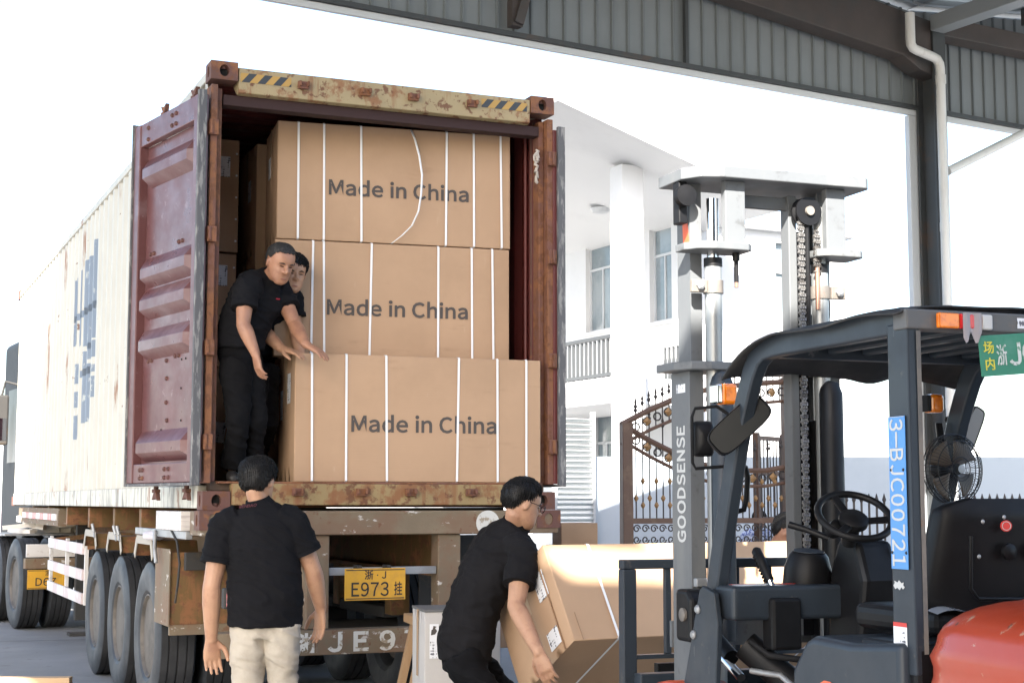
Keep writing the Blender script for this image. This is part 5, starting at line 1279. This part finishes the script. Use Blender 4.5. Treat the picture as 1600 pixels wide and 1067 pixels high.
def head_pt(u, zf, grow=0):
    for (z0,w0,f0,b0),(z1,w1,f1,b1) in zip(HZ, HZ[1:]):
        if zf <= z1+1e-9:
            k = (zf-z0)/(z1-z0); k = k*k*(3-2*k)*.4+k*.6; w, f, bb = w0+(w1-w0)*k, f0+(f1-f0)*k, b0+(b1-b0)*k; break
    a = 2*pi*u; c, s = cos(a), sin(a); e = .88
    x = w*abs(c)**e*(1 if c > 0 else -1); y = (f+bb)/2+(f-bb)/2*abs(s)**e*(1 if s > 0 else -1)
    p = Vector((x, y, (zf-.5)*HH))
    if y > .03:   # eye sockets, cheeks
        for sx in (-1,1):
            d2 = ((x-sx*.031)/.019)**2+((zf-.515)/.055)**2; p.y -= .010*math.exp(-d2)
            d3 = ((x-sx*.036)/.02)**2+((zf-.40)/.08)**2; p.y += .006*math.exp(-d3)
        p.y += .004*math.exp(-((zf-.20)/.03)**2-(x/.025)**2) - .004*math.exp(-((zf-.145)/.02)**2-(x/.025)**2) + .004*math.exp(-((zf-.105)/.03)**2-(x/.02)**2)
    if grow:
        cc = Vector((0,-.01,.02)); p = p + (p-cc).normalized()*grow
    return p
def head_frame(c, fwd, up, hs=1.0):
    f = Vector(fwd).normalized(); u = Vector(up); r = f.cross(u).normalized(); u = r.cross(f).normalized()
    M = Matrix(((r.x,f.x,u.x,c[0]),(r.y,f.y,u.y,c[1]),(r.z,f.z,u.z,c[2]),(0,0,0,1)))
    return M @ Matrix.Diagonal((hs*1.05, hs, hs, 1))
def add_head(b, M):
    n = 40; zs = [i/26 for i in range(27)]
    vs = [M @ head_pt(j/n, z) for z in zs for j in range(n)]
    fs = [(i*n+j, i*n+(j+1)%n, (i+1)*n+(j+1)%n, (i+1)*n+j) for i in range(26) for j in range(n)]+[tuple(range(n-1,-1,-1)), tuple(range(26*n,27*n))]
    b.add(vs, fs)
    T = lambda x,y,z: M @ Vector((x,y,z))
    # nose
    b.tube([T(0,.080,.018), T(0,.096,-.004), T(0,.107,-.020), T(0,.104,-.031), T(0,.086,-.033)], [.007,.0095,.0125,.012,.008], 10)
    for sx in (-1,1):
        ball(b, T(sx*.012,.094,-.027), .008,.010,.008, M.to_3x3())
        ball(b, T(sx*.077,-.010,-.006), .009,.019,.031, M.to_3x3() @ Matrix.Rotation(R(-12),3,'X') @ Matrix.Rotation(R(sx*-18),3,'Z'))
def add_hand(b, w, d, pn, th, curl, sc=1.0, spread=1.0):
    w = Vector(w); d = Vector(d).normalized(); pn = Vector(pn); pn = (pn-d*pn.dot(d)).normalized(); s = d.cross(pn).normalized()*th
    # palm
    loft(b, [(w-d*.02*sc, s*.027*sc, pn*.021*sc), (w+d*.015*sc, s*.030*sc, pn*.019*sc), (w+d*.05*sc, s*.040*sc, pn*.018*sc), (w+d*.088*sc, s*.042*sc, pn*.015*sc), (w+d*.097*sc, s*.036*sc, pn*.009*sc)], 14)
    for k, (off, ln, r) in enumerate(((.031,.072,.0095),(.0105,.081,.0098),(-.0105,.075,.0095),(-.030,.058,.0085))):
        p = w+d*.085*sc+s*off*sc; pts = [p-d*.02*sc, p]; rs = [r*sc*1.05, r*sc*1.05]; ang = 0
        fd = (d+s*off*spread*2.2).normalized()
        c_ = curl[k] if isinstance(curl, (list, tuple)) else curl
        for q, (fr, bend) in enumerate(((.46,.5),(.30,.8),(.24,.6))):
            ang += c_*bend; dirv = fd*cos(ang)+pn*sin(ang); p = p+dirv*ln*fr*sc; pts.append(p); rs.append(r*sc*(1-.10*(q+1)))
        b.tube(pts, rs, 10)
    t0 = w+d*.022*sc+s*.026*sc; t1 = t0+(d*.62+s*.62+pn*.35).normalized()*.042*sc; t2 = t1+(d*.9+s*.22+pn*.35).normalized()*.034*sc; t3 = t2+(d*.95+s*.02+pn*.35).normalized()*.026*sc
    b.tube([t0, t1, t2, t3], [.014*sc,.0115*sc,.0105*sc,.008*sc], 10)
def spine_rings(sp, grow=0.0, lo=0, hi=99):
    out = []
    k = len(sp)
    for i, (c, s, hw, hd) in enumerate(sp):
        c = Vector(c); a = Vector(sp[max(i-1,0)][0]); d = Vector(sp[min(i+1,k-1)][0]); t = (d-a).normalized()
        s = Vector(s); s = (s-t*s.dot(t)).normalized(); dp = t.cross(s).normalized()
        if lo <= i <= hi: out.append((c, s*(hw+grow), dp*(hd+grow)))
    return out
def folds(amp, sc, seed, z0=None, h=.3):
    def f(p):
        a = noise.noise(Vector((p.x*sc+seed, p.y*sc, p.z*sc*1.6)))
        b_ = 1-abs(noise.noise(Vector((p.x*sc*.9, p.y*sc*.9+seed, p.z*sc*2.4+p.x*sc))))*2
        return amp*(a*.8+max(0,b_-.45)*1.1) + amp*.35*noise.noise(p*sc*3.1)
    return f
def rig(name, label, base, sp, head, arms, legs, mats, sleeve=.5, hem=None, voxel=.006, hairline=(.80,.52,.26), details=True, collar=True, hair_grow=.012, shirt_grow=.016, hair_m=None, eyes=True, tuck=False, feet=True, hs=1.06, tuft=.022, hand=1.15, arm=1.1):
    """sp: spine rings from seat to neck; head: (centre, forward, up); arms: (shoulder, elbow, wrist, hand dir, palm normal, thumb side, curl)"""
    base = Vector(base); V = lambda p: Vector(p)-base
    P = thing(name, label, 'person', base)
    m_s, m_sh, m_tr = mats
    sp = [(V(c), s, hw, hd) for c, s, hw, hd in sp]
    HM = head_frame(V(head[0]), head[1], head[2], hs)
    body = MB(); rb = spine_rings(sp, -.034); rb[-2:] = spine_rings(sp, -.012)[-2:]; loft(body, rb, 20)
    # neck runs from the top spine ring into the skull
    nb = sp[-1][0]; hn = HM @ Vector((0,-.025,-.06)); t = (hn-nb)
    body.tube([nb-t*.25, nb, nb+t*.5, hn, HM @ Vector((0,-.02,-.02))], [.075,.066,.056,.058,.055], 16)
    add_head(body, HM)
    A = []
    for (sh, el, wr, hd, pn, th, cu) in arms:
        sh, el, wr = V(sh), V(el), V(wr); A.append((sh, el, wr))
        m1 = sh.lerp(el,.5); m2 = el.lerp(wr,.35); m3 = el.lerp(wr,.75)
        body.tube([sh, sh.lerp(el,.2), m1, el.lerp(sh,.12), el, el.lerp(wr,.15), m2, m3, wr, wr+Vector(hd).normalized()*.02], [q_*arm for q_ in (.052,.055,.050,.042,.041,.044,.043,.034,.0275,.026)], 14)
        add_hand(body, wr, hd, pn, th, cu, hand)
    for (hp_, kn_, an_, fd) in legs:
        hp_, kn_, an_ = V(hp_), V(kn_), V(an_)
        body.tube([hp_, hp_.lerp(kn_,.5), kn_, kn_.lerp(an_,.35), kn_.lerp(an_,.8), an_], [.075,.065,.050,.048,.036,.034], 12)
    me = remesh(body, voxel, 3); link('body', me, m_s, P)
    # shirt
    sb = MB(); rr = spine_rings(sp, shirt_grow, 0 if hem is None else hem, 99)
    c, a, d = rr[-1]; rr[-1] = (c, a*.92, d*.92)
    loft(sb, rr, 28)
    for sh, el, wr in A:
        e = sh.lerp(el, sleeve+.10)
        inn = sh+(sp[-2][0]-sh)*.45
        sb.tube([inn, sh.lerp(inn,.35), sh, sh.lerp(el,.22), e], [q_*(.2+.8*arm) for q_ in (.078,.080,.076,.074,.076)], 18)
    f = folds(.013, 7.0, base.x*3+base.y)
    me = remesh(sb, .008, 6, disp=f); shirt = link('polo_shirt', me, m_sh, P)
    for sh, el, wr in A:
        e = sh.lerp(el, sleeve+.10); d = (el-sh).normalized()
        b = MB(); b.tube([e-d*.022, e-d*.02, e+d*.004, e+d*.005, e-d*.02], [q_*(.2+.8*arm) for q_ in (.075,.0795,.0795,.071,.071)], 22, caps=False); b.build('sleeve_cuff', m_sh, shirt, smooth=60)
    if collar:
        b = MB(); c0 = nb+t*.12; n = 26; rows = []
        x_ = HM.to_3x3() @ Vector((1,0,0)); y_ = t.normalized().cross(x_).normalized(); x_ = y_.cross(t.normalized())
        for hh, gr in ((-.35,.094),(.10,.073),(.32,.068),(.33,.064),(-.2,.066)):
            rows += [c0+t*hh + x_*gr*cos(2*pi*j/n)*1.02 + y_*gr*sin(2*pi*j/n) for j in range(n)]
        b.add(rows, [(i*n+j, i*n+(j+1)%n, (i+1)*n+(j+1)%n, (i+1)*n+j) for i in range(4) for j in range(n)]); b.build('collar', m_sh, shirt, smooth=60)
    # trousers
    tb = MB(); c, a, d = spine_rings(sp, 0.0)[0]; ups = (sp[1][0]-sp[0][0]).normalized()
    r0 = spine_rings(sp, -.012); top = r0[2] if len(r0) > 3 else r0[1]
    loft(tb, [(r0[0][0]-ups*.06, r0[0][1]*.9, r0[0][2]*.9), r0[0], r0[1], (r0[1][0].lerp(r0[2][0],.75), r0[2][1]*.92, r0[2][2]*.92)], 24)
    for (hp_, kn_, an_, fd) in legs:
        hp_, kn_, an_ = V(hp_), V(kn_), V(an_)
        tb.tube([hp_+ups*.04, hp_.lerp(kn_,.25), hp_.lerp(kn_,.6), kn_, kn_.lerp(an_,.4), kn_.lerp(an_,.94)], [.105,.100,.085,.072,.070,.072], 18)
    me = remesh(tb, .009, 5, disp=folds(.016, 6.5, base.y*2.1)); link('trousers', me, m_tr, P)
    if feet:
        for (hp_, kn_, an_, fd) in legs:
            an_ = V(an_); fd = Vector(fd).normalized(); b = MB(); s = fd.cross(Vector((0,0,1)))
            z0 = Vector((0,0,1)); q = an_.copy(); q.z = an_.z-.045
            loft(b, [(q-fd*.075, s*.028, z0*.03), (q-fd*.05, s*.038, z0*.044), (q+fd*.03, s*.042, z0*.044), (q+fd*.12-z0*.008, s*.046, z0*.034), (q+fd*.17-z0*.014, s*.036, z0*.027), (q+fd*.19-z0*.018, s*.018, z0*.02)], 14)
            b.build('shoe', m_shoe, P, smooth=50, sub=1)
    # hair: a shell over the skull, cut at the hairline
    b = MB(); n = 64; zs = [i/44 for i in range(45)]; fr, sd, bkk = hairline; idx = {}
    for i, z in enumerate(zs):
        for j in range(n):
            p = head_pt(j/n, z); yy = p.y; zn = noise.noise(Vector((p.x*60, p.y*60, p.z*60)))
            line = fr if yy > .045 else (sd+(fr-sd)*max(0,(yy-.012)/.033)**.7 if yy > .012 else (sd if yy > -.03 else sd+(bkk-sd)*min(1,(-.03-yy)/.03)))
            line += .025*zn
            k = min(1, max(0, (z-line)/.16))
            if z >= line-.03:
                idx[(i,j)] = len(b.v)
                b.v.append(tuple(HM @ head_pt(j/n, z, .0015+hair_grow*k*(1+.28*noise.noise(Vector((p.x*30+base.x, p.y*30, p.z*20)))+.10*noise.noise(Vector((p.x*150, p.y*150, p.z*40)))))))
    for i in range(44):
        for j in range(n):
            q = [(i,j),(i,(j+1)%n),(i+1,(j+1)%n),(i+1,j)]
            if all(k in idx for k in q): b.f.append(tuple(idx[k] for k in q)); b.mi.append(0)
    # short tufts that break up the outline of the cut
    rnd = random.Random(int(abs(base.x)*1000)); shell = list(b.f); cc = HM @ Vector((0,-.01,.02)); R3 = HM.to_3x3()
    for q in range(2200 if details else 0):
        fc = shell[rnd.randrange(len(shell))]; p0 = sum((Vector(b.v[i]) for i in fc), Vector())/4; n_ = (p0-cc).normalized()
        back = p0-(HM @ Vector((.01,-.035,.14))); back = (back-n_*back.dot(n_)).normalized(); d = (n_*rnd.uniform(.02,.22)+back+Vector((rnd.uniform(-.14,.14),rnd.uniform(-.14,.14),rnd.uniform(-.1,.12)))).normalized()
        sd_ = d.cross(n_).normalized()*.0026; ln = tuft*rnd.uniform(.5,1.1)
        o_ = len(b.v); b.v += [tuple(p0-sd_), tuple(p0+sd_), tuple(p0+d*ln*.6+sd_*.7+n_*.001), tuple(p0+d*ln-n_*ln*.15)]
        b.f += [(o_,o_+1,o_+2,o_+3)]; b.mi.append(0)
    b.build('hair', hair_m or m_hair, P, smooth=180, solid=.0025)
    if eyes:
        T = lambda x,y,z: HM @ Vector((x,y,z))
        for sx in (-1,1):
            bb = MB(); bb.tube([T(sx*.019,.0775,.0025),T(sx*.031,.0795,.004),T(sx*.043,.073,.0025)], [.002,.0034,.002], 8); bb.build('eye', m_eye, P, smooth=60)
            bb = MB(); bb.tube([T(sx*.016,.085,.020),T(sx*.032,.0855,.0245),T(sx*.050,.072,.019)], [.0025,.0042,.002], 8); bb.build('eyebrow', hair_m or m_hair, P, smooth=60)
        bb = MB(); bb.tube([T(-.023,.0835,-.0735),T(-.01,.0915,-.072),T(0,.093,-.0725),T(.01,.0915,-.072),T(.023,.0835,-.0735)], [.0016,.003,.0032,.003,.0016], 8); bb.build('mouth', m_lip, P, smooth=60)
    return P, HM, A

def px(x, y, Y): return at(x, y, Y)
# --- worker seen from behind, khaki trousers
Y0 = 9.0
sx_ = Vector((.985, .17, 0))            # his right-hand side is to our right
def cpt(x, y, dy=0): return px(x, y, Y0+dy)
hips = cpt(414, 960); 
sp1 = [(cpt(413,978), sx_, .196, .130), (cpt(415,940), sx_, .198, .132), (cpt(413,905), sx_, .194, .124), (cpt(410,868), sx_, .198, .122), (cpt(408,838), sx_, .203, .118), (cpt(406,813), sx_, .190, .100), (cpt(405,797), sx_, .125, .075), (cpt(404,786,-.0), sx_, .075, .062)]
arms1 = [(cpt(350,822,-.02), cpt(331,915,-.08), cpt(330,997,-.02), (.05,.10,-1), (.45,-.85,.1), -1, .30),
         (cpt(459,818,.03), cpt(489,890,.08), cpt(501,950,.17), (-.04,.12,-1), (-.7,-.65,.1), 1, .36)]
legs1 = [(cpt(388,985), px(386,1100,Y0+.02), (px(386,1100,Y0).x-.02, Y0+.0, .09), (-.1,1,0)), (cpt(440,985), px(444,1100,Y0+.06), (px(446,1100,Y0).x+.02, Y0+.05, .09), (.15,1,0))]
P1, H1, A1 = rig('person', 'worker in black polo and khaki trousers standing with his back to us', (hips.x, Y0, 0), sp1, (cpt(404,752,.02), (.30,.93,-.16), (.02,.10,1)), arms1, legs1, (m_skin, m_shirt, m_khaki), sleeve=.52, arm=1.25, hand=1.28, hem=0, hairline=(.80,.50,.22), hair_grow=.016, eyes=False, hs=1.09, tuft=.026)
# the maker's print across the back, laid on the cloth where the line of sight meets it
from mathutils.bvhtree import BVHTree
def on_cloth(P, px_, py_):
    o = [c for c in P.children if c.name.startswith('polo_shirt')][0]; me = o.data; off = P.location
    t = BVHTree.FromPolygons([v.co for v in me.vertices], [tuple(p.vertices) for p in me.polygons])
    c0 = Vector((0,0,CAM_Z)); d = (at(px_, py_, 10)-c0).normalized(); hit = t.ray_cast(c0-off, d)
    return o, hit[0], hit[1]
o_, hp0, hn0 = on_cloth(P1, 388, 791)
if hp0:
    zz = hn0; xx = Vector((0,0,1)).cross(zz).normalized(); yy = zz.cross(xx)
    MT = Matrix(((xx.x,yy.x,zz.x,hp0.x+zz.x*.006),(xx.y,yy.y,zz.y,hp0.y+zz.y*.006),(xx.z,yy.z,zz.z,hp0.z+zz.z*.006),(0,0,0,1))) @ Matrix.Rotation(R(8),4,'Z')
    text('BENBAO', mat('dull_red_print', (.09,.02,.026), .8), o_, MT, 'back_lettering', size=.026, bold=.012, space=.6)
# --- worker bent over the tilted box
Y0 = 8.72
def cpt(x, y, dy=0): return px(x, y, Y0+dy)
s2 = Vector((.55, -.83, .12)).normalized()      # his right side, turned towards us
sp2 = [(cpt(727,1030,.03), s2, .160, .125), (cpt(728,995,.03), s2, .168, .128), (cpt(737,955,.03), s2, .165, .122), (cpt(752,915,.03), s2, .172, .124), (cpt(768,878,.03), s2, .185, .120), (cpt(782,850,.03), s2, .178, .100), (cpt(793,833,.03), s2, .125, .078), (cpt(803,820,.03), s2, .074, .062)]
arms2 = [(cpt(818,868,-.16), cpt(806,946,-.30), cpt(841,1017,-.50), (.35,-.15,-.9), (.5,.85,0), -1, .45),
         (cpt(800,862,.22), cpt(838,930,.30), cpt(852,985,.05), (.5,-.2,-.8), (.8,-.3,.2), 1, .5)]
legs2 = [(cpt(722,1035,-.06), (cpt(740,1035).x+.10, Y0-.14, .47), (cpt(735,1035).x-.02, Y0-.06, .09), (1,.25,0)), (cpt(735,1035,.12), (cpt(745,1035).x+.14, Y0+.16, .47), (cpt(735,1035).x+.06, Y0+.2, .09), (1,.25,0))]
P2, H2, A2 = rig('person', 'worker with glasses bending over to lift the tilted brown box', (cpt(735,1035).x, Y0, 0), sp2, (cpt(817,787,.0), (.90,.36,-.30), (.18,.06,1)), arms2, legs2, (m_skin, m_shirt2, m_trous), sleeve=.48, arm=1.18, hand=1.22, hem=0, hairline=(.80,.57,.36), hair_grow=.018, hs=1.09)
T2 = lambda x,y,z: H2 @ Vector((x,y,z))
for sx in (-1,1):
    b = MB(); b.tube([T2(sx*.079,-.012,.012),T2(sx*.079,.05,.010),T2(sx*.066,.098,.006)], .0022, 6); b.build('glasses_temple', m_blk, P2, smooth=40)
    b = MB(); b.tube([T2(sx*.033+.026*cos(2*pi*i/16),.101,.002+.019*sin(2*pi*i/16)) for i in range(16)], .0026, 6, closed=True); b.build('glasses_rim', m_blk, P2, smooth=40)
# --- older worker in the container, hand on the box
CTX = lambda u, v, z: (frame(C_LOC, C_YAW) @ Vector((u, v, z)))
Y0 = 10.08
def cpt(x, y, dy=0): return px(x, y, Y0+dy)
FZ = 1.475+.168
s3 = Vector((-.80, -.55, .0)).normalized()      # he faces us half right; his right side is to our left
sp3 = [(cpt(376,566), s3, .155, .105), (cpt(374,545), s3, .160, .110), (cpt(378,518), s3, .150, .102), (cpt(388,492), s3, .160, .106), (cpt(400,468), s3, .172, .106), (cpt(409,450), s3, .165, .090), (cpt(417,440), s3, .12, .072), (cpt(422,434), s3, .066, .058)]
arms3 = [(cpt(384,452,-.16), cpt(380,507,-.24), cpt(399,552,-.26), (.22,-.02,-1), (.8,.5,0), -1, .55),
         (cpt(436,452,.16), cpt(461,508,.03), cpt(478,538,-.17), (.75,-.25,-.42), (-.25,.25,-1), 1, .35)]
f3 = CTX(.24,.30,.168); 
legs3 = [(cpt(368,570,-.06), cpt(372,655,-.10), (f3.x+.02, f3.y-.06, FZ+.085), (.25,-1,0)), (cpt(386,570,.06), cpt(400,655,.02), (f3.x+.12, f3.y+.10, FZ+.085), (.5,-1,0))]
P3, H3, A3 = rig('person', 'older grey haired worker in black leaning on the lowest box in the container', (f3.x+.05, f3.y, FZ), sp3, (cpt(438,411,-.10), (.58,-.70,-.48), (.16,-.12,1)), arms3, legs3, (m_skin2, m_shirt, m_trous), sleeve=.44, hem=1, hairline=(.86,.62,.36), hair_grow=.005, hair_m=m_hairg, tuft=.009)
o_, hp0, hn0 = on_cloth(P3, 434, 467)
if hp0:
    o = MB().mm(-.015,-.004,-.003,.015,.004,.003).build('chest_logo', mat('red_thread', (.42,.02,.04), .7), o_); o.location = hp0; o.rotation_euler = hn0.to_track_quat('Z','Y').to_euler()
# --- second worker half hidden behind him
Y0 = 10.36
def cpt(x, y, dy=0): return px(x, y, Y0+dy)
sp4 = [(cpt(398,580,.24), s3, .150, .10), (cpt(398,555,.24), s3, .155, .105), (cpt(404,528,.22), s3, .148, .10), (cpt(412,500,.18), s3, .158, .104), (cpt(422,478,.13), s3, .168, .104), (cpt(432,462,.08), s3, .16, .088), (cpt(441,454,.04), s3, .115, .07), (cpt(448,448,.0), s3, .064, .056)]
arms4 = [(cpt(410,466,-.02), cpt(412,518,-.10), cpt(440,545,-.22), (.85,-.30,-.25), (-.2,.2,-1), -1, .3),
         (cpt(455,466,.14), cpt(462,520,.12), cpt(470,560,.0), (.3,-.2,-1), (-.8,.3,0), 1, .4)]
f4 = CTX(.42,.80,.168)
legs4 = [(cpt(396,582,-.05), cpt(398,660,-.05), (f4.x-.04, f4.y-.05, FZ+.085), (.3,-1,0)), (cpt(412,582,.06), cpt(418,660,.02), (f4.x+.06, f4.y+.05, FZ+.085), (.5,-1,0))]
P4, H4, A4 = rig('person', 'worker half hidden behind the older man, one hand on the box', (f4.x, f4.y, FZ), sp4, (cpt(457,427,-.06), (.42,-.88,-.22), (.10,-.05,1)), arms4, legs4, (m_skin, m_shirt, m_trous), sleeve=.44, hem=1, hair_grow=.014)
# --- worker crouched behind the tilted box, only his head shows
Y0 = 9.75
def cpt(x, y, dy=0): return px(x, y, Y0+dy)
hx = cpt(1232,832).x
s5 = Vector((.3,.95,0)).normalized()
sp5 = [((hx-.35,Y0,.62), s5, .155, .11), ((hx-.33,Y0,.72), s5, .16, .115), ((hx-.27,Y0,.84), s5, .155, .108), ((hx-.20,Y0,.96), s5, .165, .11), ((hx-.13,Y0,1.06), s5, .175, .108), ((hx-.08,Y0,1.12), s5, .165, .09), ((hx-.05,Y0,1.16), s5, .12, .072), ((hx-.02,Y0,1.19), s5, .068, .058)]
arms5 = [((hx-.10,Y0-.18,1.07),(hx+.05,Y0-.28,.88),(hx+.25,Y0-.25,.75),(1,.1,-.2),(0,1,0),1,.4),((hx-.05,Y0+.18,1.07),(hx+.10,Y0+.25,.88),(hx+.30,Y0+.2,.78),(1,-.1,-.2),(0,-1,0),-1,.4)]
legs5 = [((hx-.36,Y0-.08,.62),(hx-.02,Y0-.16,.50),(hx-.25,Y0-.12,.09),(1,-.1,0)),((hx-.34,Y0+.08,.62),(hx+.0,Y0+.16,.48),(hx-.28,Y0+.12,.09),(1,.1,0))]
P5, H5, A5 = rig('person', 'crouching worker behind the tilted box whose cropped head shows by the mast', (hx-.25,Y0,0), sp5, (cpt(1232,833), (.86,-.30,-.42), (.35,0,1)), arms5, legs5, (m_skin2, mat('white_shirt', (.6,.6,.62), .8), m_trous), sleeve=.44, hem=0, hairline=(.78,.55,.30), hair_grow=.006, voxel=.009, hair_m=m_hair, tuft=.010)
# --- distant person beyond the gate
gx = px(1186,800,22.3); X6, Y6 = gx.x, 22.3
s6 = Vector((1,.1,0)).normalized(); z6 = px(1186,801,22.3).z-1.69
sp6 = [((X6,Y6,z6+.86), s6, .16, .11), ((X6,Y6,z6+.96), s6, .165, .115), ((X6,Y6,z6+1.08), s6, .15, .10), ((X6,Y6,z6+1.2), s6, .165, .11), ((X6,Y6,z6+1.32), s6, .18, .108), ((X6,Y6,z6+1.40), s6, .17, .09), ((X6,Y6,z6+1.43), s6, .12, .072), ((X6,Y6,z6+1.46), s6, .068, .058)]
arms6 = [((X6-.19,Y6,z6+1.36),(X6-.24,Y6,z6+1.08),(X6-.24,Y6-.1,z6+.84),(0,-.1,-1),(1,0,0),-1,.3),((X6+.19,Y6,z6+1.36),(X6+.24,Y6,z6+1.08),(X6+.24,Y6-.1,z6+.84),(0,-.1,-1),(-1,0,0),1,.3)]
legs6 = [((X6-.09,Y6,z6+.86),(X6-.10,Y6,z6+.47),(X6-.10,Y6,.09),(0,-1,0)),((X6+.09,Y6,z6+.86),(X6+.10,Y6,z6+.47),(X6+.10,Y6,.09),(0,-1,0))]
P6, H6, A6 = rig('person', 'distant person in a blue and white shirt behind the iron gate', (X6,Y6,0), sp6, ((X6,Y6-.02,z6+1.585), (-.2,-1,-.1), (0,0,1)), arms6, legs6, (m_skin2, mat('blue_white_shirt', (.55,.58,.68), .8, layers=[((.08,.12,.35), 25, .5, .56, .9)]), m_trous), voxel=.012, hem=0, hair_grow=.014)
